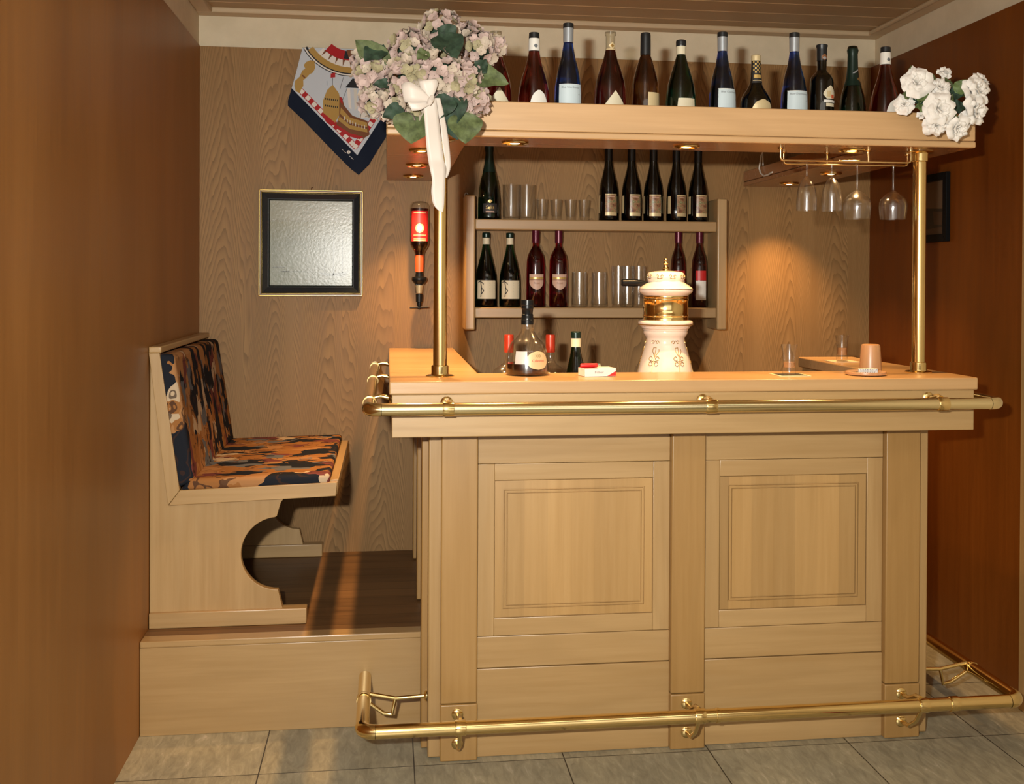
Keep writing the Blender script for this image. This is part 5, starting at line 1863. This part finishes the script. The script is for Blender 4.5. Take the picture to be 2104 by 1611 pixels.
def petal_disc(b, c, u, v, n, L, W, cup, mi, nl=3, nw=2, tip=0.5):
    """one rounded petal starting at c, running along u, lifted along n by cup."""
    b.mi = mi
    rows = []
    for i in range(nl + 1):
        t = i / nl
        w = W * math.sin(math.pi * (0.12 + 0.80 * t) ** 0.9) if t < 1 else W * tip
        row = []
        for j in range(-nw, nw + 1):
            s = j / nw
            p = c + u * (L * t * (1 - 0.10 * s * s)) + v * (w * s) + n * (cup * (t * t) * L + cup * 0.35 * L * s * s)
            row.append(b.bm.verts.new(p))
        rows.append(row)
    for r0, r1 in zip(rows[:-1], rows[1:]):
        for k in range(len(r0) - 1):
            f = b.bm.faces.new((r0[k], r0[k + 1], r1[k + 1], r1[k]))
            f.material_index = mi


def floret(b, c, n, size, mats):
    a, e, n = frame_of(n)
    ph = rnd.random() * 6.28
    npet = 4
    m_ = rnd.choice(mats)
    for k in range(npet):
        t = ph + k * 2 * math.pi / npet + rnd.uniform(-.12, .12)
        u = a * math.cos(t) + e * math.sin(t)
        v = n.cross(u)
        petal_disc(b, c + n * rnd.uniform(0, .0015), u, v, n, size, size * 0.62, rnd.uniform(0.10, 0.45), m_, 3, 2, 0.62)
    b.mi = 3
    b.lathe([(0.0, 0.0022), (0.0012, 0.0016), (0.0016, 0.0), (0.0, -0.001)], c.x, c.y, c.z, 6, Matrix((a, e, n)).transposed())


def hydrangea(c, r, n_fl, parent, aim=(-0.05, -1, 0.25), squash=(1, 1, 1), mats=(0, 0, 0, 0, 1, 1, 1, 2), size=0.0168):
    b = B()
    b.mi = 4
    n_fl = int(n_fl * 1.4)
    r *= 0.93
    c = Vector(c)
    # the green core the florets sit on
    b.lathe([(0.0, -r * .62), (r * .40, -r * .46), (r * .60, -r * .2), (r * .60, r * .15), (r * .42, r * .42), (0.0, r * .58)], c.x, c.y, c.z, 14)
    ga = math.pi * (3 - math.sqrt(5))
    aim = Vector(aim).normalized()
    a, e, n = frame_of(aim)
    for i in range(n_fl):
        z = 1 - (i + 0.5) / n_fl * 1.45
        rr = math.sqrt(max(0, 1 - z * z))
        th = ga * i
        d = (a * math.cos(th) + e * math.sin(th)) * rr + n * z
        d = Vector((d.x * squash[0], d.y * squash[1], d.z * squash[2]))
        p = c + d * r * rnd.uniform(0.86, 1.06)
        nn = (d + Vector((rnd.uniform(-.35, .35), rnd.uniform(-.35, .35), rnd.uniform(-.35, .35)))).normalized()
        floret(b, p, nn, size * rnd.uniform(0.82, 1.15), mats)
    return b.build('flower_head', ['petal_pink', 'petal_cream', 'petal_green', 'petal_eye', 'leaf_dark'], parent, smooth=180)


def leaf(base, tip, width, n, parent, mat='leaf_mid', curl=0.10, name='leaf', fold=0.25, ln=10, wn=6):
    base, tip, n = Vector(base), Vector(tip), Vector(n).normalized()
    u = tip - base
    L = u.length
    u.normalize()
    v = n.cross(u).normalized()
    n = u.cross(v)
    b = B()

    def fn(s, t):
        # s across, t along
        q = (s - 0.5) * 2
        w = width * 0.5 * (math.sin(math.pi * min(1, t ** 0.75)) ** 0.80) * (1.06 - 0.12 * t)
        rip = 0.004 * math.sin(t * 14 + q * 2) * abs(q)
        return base + u * (L * t) + v * (q * w) + n * (curl * L * math.sin(math.pi * t) - fold * w * (1 - abs(q)) + rip)
    b.grid(fn, wn, ln)
    return b.build(name, mat, parent, smooth=70)


PXM = 1 / 757.0


def fp(px, py, y=-0.15):
    """place in the plane of the bouquet, from its layout drawing"""
    k = (3.1805 + y) / 2297.1 * 1.0
    x = 0.4002 + (px - 900) * k + 0.0                 # drawing centred on the left canopy corner
    z = 1.8975 - (py - 180) * k
    # swing with depth about the layout plane
    dy = y + 0.15
    x += dy * 0.043
    z += dy * 0.173
    return Vector((x, y, z))


bq = thing('hydrangea_bouquet', 'faded pink hydrangea bouquet with green leaves and long white ribbon at the canopy corner', 'bouquet', (0.400, -0.135, 1.87))
for (px, py, y, r, n) in ((905, 70, -0.085, 0.062, 34), (962, 78, -0.075, 0.040, 16), (842, 112, -0.125, 0.058, 34), (905, 150, -0.195, 0.068, 44), (845, 165, -0.190, 0.062, 40), (765, 160, -0.140, 0.046, 26), (776, 214, -0.130, 0.044, 24), (808, 226, -0.150, 0.038, 16), (948, 168, -0.200, 0.055, 34), (985, 105, -0.130, 0.050, 30), (1012, 98, -0.110, 0.034, 14), (972, 205, -0.165, 0.044, 24), (960, 228, -0.155, 0.032, 12), (860, 205, -0.200, 0.050, 28), (752, 135, -0.120, 0.030, 10)):
    hydrangea(fp(px, py, y), r, n, bq)
LV = [
    # base px,py,y, tip px,py,y, width px, material
    ((905, 72, -0.170), (940, 122, -0.225), 56, 'leaf_dark'), ((935, 85, -0.150), (898, 62, -0.160), 40, 'leaf_dark'),
    ((800, 150, -0.115), (733, 92, -0.130), 46, 'leaf_mid'), ((790, 100, -0.120), (752, 135, -0.150), 40, 'leaf_dark'),
    ((955, 150, -0.160), (1046, 172, -0.170), 44, 'leaf_mid'), ((960, 150, -0.150), (985, 178, -0.180), 40, 'leaf_mid'),
    ((858, 232, -0.175), (847, 300, -0.190), 72, 'leaf_mid'), ((832, 225, -0.160), (788, 247, -0.165), 28, 'leaf_dark'),
    ((912, 195, -0.185), (903, 248, -0.200), 50, 'leaf_dark'), ((925, 190, -0.170), (935, 262, -0.180), 54, 'leaf_dark'),
    ((955, 232, -0.175), (958, 297, -0.195), 58, 'leaf_mid'), ((930, 230, -0.160), (942, 290, -0.165), 46, 'leaf_dark'),
    ((806, 178, -0.140), (768, 182, -0.150), 18, 'leaf_dark'), ((880, 110, -0.210), (858, 128, -0.225), 24, 'leaf_mid'),
    ((975, 130, -0.160), (1000, 150, -0.185), 32, 'leaf_dark')]
for (bx, by, byy), (tx, ty, tyy), w, mt_ in LV:
    leaf(fp(bx, by, byy - 0.035), fp(tx, ty, tyy - 0.035), w / 757.0 * 1.2, (rnd.uniform(-.2, .2), -1, rnd.uniform(0.05, .35)), bq, mt_)
# stems bundled behind, resting on the canopy
b = B()
for dx, dz, ex in ((-0.05, 0.02, -0.03), (0.0, 0.05, 0.0), (0.05, 0.03, 0.02), (0.03, -0.02, 0.03), (-0.03, -0.03, -0.01)):
    b.tube([(0.40 + dx, -0.150, 1.90 + dz), (0.40 + dx * .4, -0.110, 1.885), (0.40 + ex, -0.060, 1.877), (0.40 + ex * 1.6, 0.03, 1.8745)], 0.004, 8)
b.build('stems', 'stem_green', bq)


def ribbon(rows, parent, name, thick=0.0004):
    """rows: (left px, right px, py, depth left, depth right)"""
    b = B()
    pr = None
    out = []
    for l, r, py, yl, yr in rows:
        out.append([fp(l + (r - l) * t, py, yl + (yr - yl) * t) for t in (0, .25, .5, .75, 1)])
    # resample smoothly along the length
    fine = []
    for i in range(len(out) - 1):
        p0, p1, p2, p3 = out[max(i - 1, 0)], out[i], out[i + 1], out[min(i + 2, len(out) - 1)]
        for s in range(5):
            t = s / 5
            fine.append([0.5 * ((2 * b_) + (c - a) * t + (2 * a - 5 * b_ + 4 * c - d) * t * t + (3 * b_ - a - 3 * c + d) * t ** 3) for a, b_, c, d in zip(p0, p1, p2, p3)])
    fine.append(out[-1])
    vs = [[b.bm.verts.new(p) for p in row] for row in fine]
    for a, c in zip(vs[:-1], vs[1:]):
        for k in range(4):
            b.bm.faces.new((a[k], a[k + 1], c[k + 1], c[k]))
    o = b.build(name, 'ribbon_satin', parent, smooth=60)
    md = o.modifiers.new('thickness', 'SOLIDIFY')
    md.thickness = thick
    return o


ribbon([(868, 896, 205, -0.262, -0.262), (872, 901, 235, -0.258, -0.250), (875, 905, 268, -0.250, -0.238), (877, 909, 298, -0.246, -0.238), (881, 913, 330, -0.240, -0.236), (885, 918, 350, -0.236, -0.222), (889, 916, 372, -0.234, -0.226), (888, 915, 400, -0.232, -0.228), (893, 914, 424, -0.230, -0.228), (906, 912, 438, -0.229, -0.228)], bq, 'ribbon_tail')
ribbon([(893, 905, 205, -0.255, -0.250), (904, 916, 250, -0.235, -0.228), (910, 924, 300, -0.222, -0.215), (916, 927, 345, -0.215, -0.212), (908, 920, 368, -0.222, -0.216)], bq, 'ribbon_tail')
# bow: folded loops and a knot


def strip(pairs, name):
    b = B()
    fine = []
    for i in range(len(pairs) - 1):
        q = [pairs[max(i - 1, 0)], pairs[i], pairs[i + 1], pairs[min(i + 2, len(pairs) - 1)]]
        for k in range(5):
            t = k / 5
            fine.append([0.5 * ((2 * q[1][e]) + (q[2][e] - q[0][e]) * t + (2 * q[0][e] - 5 * q[1][e] + 4 * q[2][e] - q[3][e]) * t * t + (3 * q[1][e] - q[0][e] - 3 * q[2][e] + q[3][e]) * t ** 3) for e in (0, 1)])
    fine.append(list(pairs[-1]))
    vs = [[b.bm.verts.new(p.lerp(r, t)) for t in (0, .33, .67, 1)] for p, r in fine]
    for a_, c_ in zip(vs[:-1], vs[1:]):
        for k in range(3):
            b.bm.faces.new((a_[k], a_[k + 1], c_[k + 1], c_[k]))
    o = b.build(name, 'ribbon_satin', bq, smooth=50)
    md = o.modifiers.new('thickness', 'SOLIDIFY')
    md.thickness = 0.0004
    return o


strip([(fp(886, 206, -0.268), fp(892, 214, -0.266)), (fp(866, 186, -0.276), fp(872, 214, -0.274)), (fp(842, 174, -0.279), fp(848, 216, -0.277)), (fp(826, 180, -0.268), fp(832, 216, -0.266)), (fp(842, 182, -0.258), fp(846, 214, -0.258)), (fp(880, 206, -0.256), fp(884, 212, -0.256))], 'bow_loop')
strip([(fp(890, 206, -0.268), fp(884, 214, -0.266)), (fp(900, 178, -0.274), fp(868, 192, -0.274)), (fp(896, 166, -0.274), fp(862, 172, -0.274)), (fp(886, 172, -0.258), fp(864, 180, -0.258)), (fp(888, 206, -0.256), fp(882, 210, -0.256))], 'bow_loop')
strip([(fp(880, 208, -0.262), fp(886, 218, -0.262)), (fp(862, 214, -0.274), fp(866, 230, -0.274)), (fp(838, 214, -0.276), fp(848, 233, -0.272))], 'bow_end')
kn = B()
kn.tube([fp(890, 202, -0.272), fp(886, 210, -0.278), fp(882, 219, -0.272)], 0.006, 10, rads=[0.0055, 0.0080, 0.0055])
kn.build('bow_knot', 'ribbon_satin', bq, smooth=50)


def rose(c, r, aim, parent, petals=5, layers=4, open_=1.0, seed=0):
    """layers of cupped petals round a spiral bud"""
    rr = random.Random(seed)
    c = Vector(c)
    a, e, n = frame_of(aim)
    b = B()
    for L in range(layers):
        f = (L + 1) / layers
        k = petals if L > 0 else 3
        for j in range(k):
            t = 2 * math.pi * (j / k) + L * 1.1 + rr.uniform(-.15, .15)
            u = a * math.cos(t) + e * math.sin(t)
            v = n.cross(u)
            rad = r * (0.18 + 0.82 * f) * (1 + rr.uniform(-.16, .16) * f)
            hgt = r * (0.66 - 0.26 * f + rr.uniform(-.14, .14) * f)
            wd = rad * 1.05
            lean = open_ * (0.25 + 0.95 * f)
            rows = []
            for i in range(9):
                s = i / 8
                prof = s * rad * (0.45 + 0.55 * math.sin(lean * s * 1.1))
                hh = -r * 0.30 + (hgt + r * 0.34) * math.sin(s * 1.75) / math.sin(1.75) * (1.0 if L < layers - 1 else 0.92)
                if s > 0.8 and L >= layers - 2:
                    hh -= r * 0.16 * (s - 0.8) / 0.2
                row = []
                for q in range(-4, 5):
                    w = q / 4
                    ww = wd * (0.35 + 0.65 * math.sin(math.pi * (0.14 + 0.72 * s)))
                    ang = w * ww / max(rad * 0.85, 1e-4) * 0.85
                    ripple = (0.10 * math.sin(w * 5.0 + j * 1.7 + L + seed) + 0.05 * math.sin(w * 9.0 + j + seed * 2.0)) * r * s ** 1.5 * (0.4 + 0.6 * f)
                    edge = -0.10 * r * w * w * s
                    row.append(b.bm.verts.new(c + (u * math.cos(ang) + v * math.sin(ang)) * (prof + ripple * .6) + n * (hh + edge + ripple)))
                rows.append(row)
            for r0, r1 in zip(rows[:-1], rows[1:]):
                for q in range(8):
                    b.bm.faces.new((r0[q], r0[q + 1], r1[q + 1], r1[q]))
    # tight spiral centre
    sp = []
    for i in range(22):
        t = i / 21
        th = t * 9.5
        sp.append(((0.03 + 0.15 * t) * r, th))
    for lo, hi in ((0, 21),):
        prev = None
        for rad, th in sp:
            d = a * math.cos(th) + e * math.sin(th)
            p0 = b.bm.verts.new(c + d * rad * 0.8 - n * r * 0.1)
            p1 = b.bm.verts.new(c + d * rad + n * r * 0.36)
            if prev:
                b.bm.faces.new((prev[0], p0, p1, prev[1]))
            prev = (p0, p1)
    return b.build('rose_bloom', 'rose_white', parent, smooth=180)


def rp_(px, py, y):
    y -= 0.03
    k = (3.1805 + y) / 2297.1
    x = 1.8667 + (px - 1940) * k * 1.02
    z = 1.9109 - (py - 200) * k
    dy = y + 0.12
    return Vector((x + dy * 0.522, y, z + dy * 0.1755))


rs = thing('rose_bouquet', 'white artificial roses with green leaves hanging over the right front corner of the canopy', 'bouquet', (1.925, -0.09, 1.87))
for i, (px, py, y, rpx, aim, op) in enumerate((
        (1873, 172, -0.125, 29, (-0.2, -1, 0.15), 1.0), (1887, 158, -0.115, 20, (0.3, -1, 0.7), 0.9), (1938, 151, -0.060, 20, (0.1, -0.8, 0.7), 0.5), (1929, 182, -0.120, 22, (-0.1, -1, 0.5), 0.8),
        (1925, 228, -0.165, 30, (-0.05, -1, 0.05), 1.05), (1923, 258, -0.150, 24, (-0.1, -1, -0.6), 1.0), (1966, 266, -0.155, 25, (0.15, -1, -0.3), 1.0),
        (2006, 186, -0.130, 32, (0.45, -1, 0.2), 1.0), (2022, 168, -0.115, 20, (0.8, -0.8, 0.6), 1.0), (2003, 226, -0.145, 31, (0.5, -1, -0.2), 1.05), (1985, 246, -0.135, 20, (0.4, -1, -0.5), 1.0), (1850, 219, -0.105, 22, (-0.5, -1, 0.1), 0.9), (1888, 241, -0.125, 10, (-0.5, -1, 0.0), 0.5), (1905, 175, -0.100, 9, (-0.1, -0.7, 0.9), 0.2))):
    rose(rp_(px, py, y), rpx / 757.0 * 1.18, aim, rs, 5 if rpx > 12 else 3, 4 if rpx > 12 else 2, op, 31 + i)
for (bx, by, byy), (tx, ty, tyy), w, mt_ in (
        ((1868, 152, -0.10), (1864, 133, -0.10), 12, 'leaf_light'), ((1862, 200, -0.115), (1846, 196, -0.120), 16, 'leaf_mid'), ((1880, 198, -0.120), (1908, 212, -0.150), 24, 'leaf_light'), ((1868, 205, -0.105), (1906, 208, -0.115), 22, 'leaf_dark'),
        ((1898, 222, -0.115), (1875, 224, -0.125), 20, 'leaf_light'), ((1888, 205, -0.10), (1902, 228, -0.11), 22, 'leaf_dark'), ((1946, 205, -0.10), (1962, 208, -0.11), 22, 'leaf_mid'), ((1965, 190, -0.09), (1995, 160, -0.11), 24, 'leaf_light'),
        ((1950, 190, -0.08), (1985, 192, -0.10), 28, 'leaf_dark'), ((1956, 222, -0.10), (1990, 218, -0.11), 24, 'leaf_dark'), ((1952, 232, -0.12), (1962, 252, -0.14), 16, 'leaf_light'), ((1966, 244, -0.135), (1984, 252, -0.15), 13, 'leaf_light'),
        ((1950, 175, -0.08), (1958, 166, -0.08), 14, 'leaf_mid'), ((1912, 150, -0.09), (1908, 182, -0.10), 16, 'leaf_mid'), ((1940, 158, -0.07), (1946, 172, -0.09), 16, 'leaf_mid'), ((2028, 180, -0.10), (2041, 172, -0.10), 10, 'leaf_light'), ((1955, 210, -0.085), (1950, 180, -0.085), 22, 'leaf_dark')):
    leaf(rp_(bx, by, byy - 0.012), rp_(tx, ty, tyy - 0.014), w / 757.0 * 1.35, (rnd.uniform(-.3, .3), -1, rnd.uniform(0.1, .5)), rs, mt_, fold=0.2)
b = B()
for px, py, yy in ((1873, 175, -0.11), (1938, 155, -0.06), (1928, 228, -0.15), (2003, 190, -0.12), (2000, 226, -0.13), (1966, 262, -0.14), (1888, 241, -0.12), (1850, 219, -0.10), (1929, 185, -0.11)):
    p = rp_(px, py, yy)
    q = rp_(1945, 212, -0.055)
    b.tube([p + Vector((0, 0.012, -0.004)), p.lerp(q, 0.5) + Vector((0, 0.025, 0.012)), q + Vector((0, 0.03, 0.005)), Vector((q.x + 0.004, 0.01, ZKT + 0.004))], 0.0026, 6)
b.build('stems', 'stem_green', rs)

# ------------------------------------------------------------------ red slipper toe at the lower edge of the picture
sl = thing('slipper', 'dark red slipper toe on the floor tiles before the right bar panel', 'slipper', (1.672, -0.40, 0))
b = B()


def upper(u, v):
    a = math.pi * u
    t = v
    w = 0.046 * math.sin(math.pi / 2 * min(1, 0.02 + t * 1.9)) ** 0.7
    h = 0.012 + 0.036 * math.sin(math.pi / 2 * min(1, t * 1.5)) ** 0.8
    return Vector((1.672 + w * math.cos(a), -0.368 - 0.12 * t, 0.010 + (h - 0.010) * math.sin(a)))


b.grid(upper, 16, 12)
b.build('upper', 'red_cloth', sl, smooth=80, solid=0.003)
b = B()
out = []
for i in range(33):
    a = math.pi * i / 32
    out.append((1.672 + 0.047 * math.cos(a), -0.415 + 0.049 * math.sin(a)))
b.prism(out + [(1.672 - 0.040, -0.52), (1.672 - 0.036, -0.62), (1.672, -0.645), (1.672 + 0.036, -0.62), (1.672 + 0.040, -0.52)], 'Z', 0.0005, 0.0105, 0.002)
b.build('sole', 'felt_dark', sl)
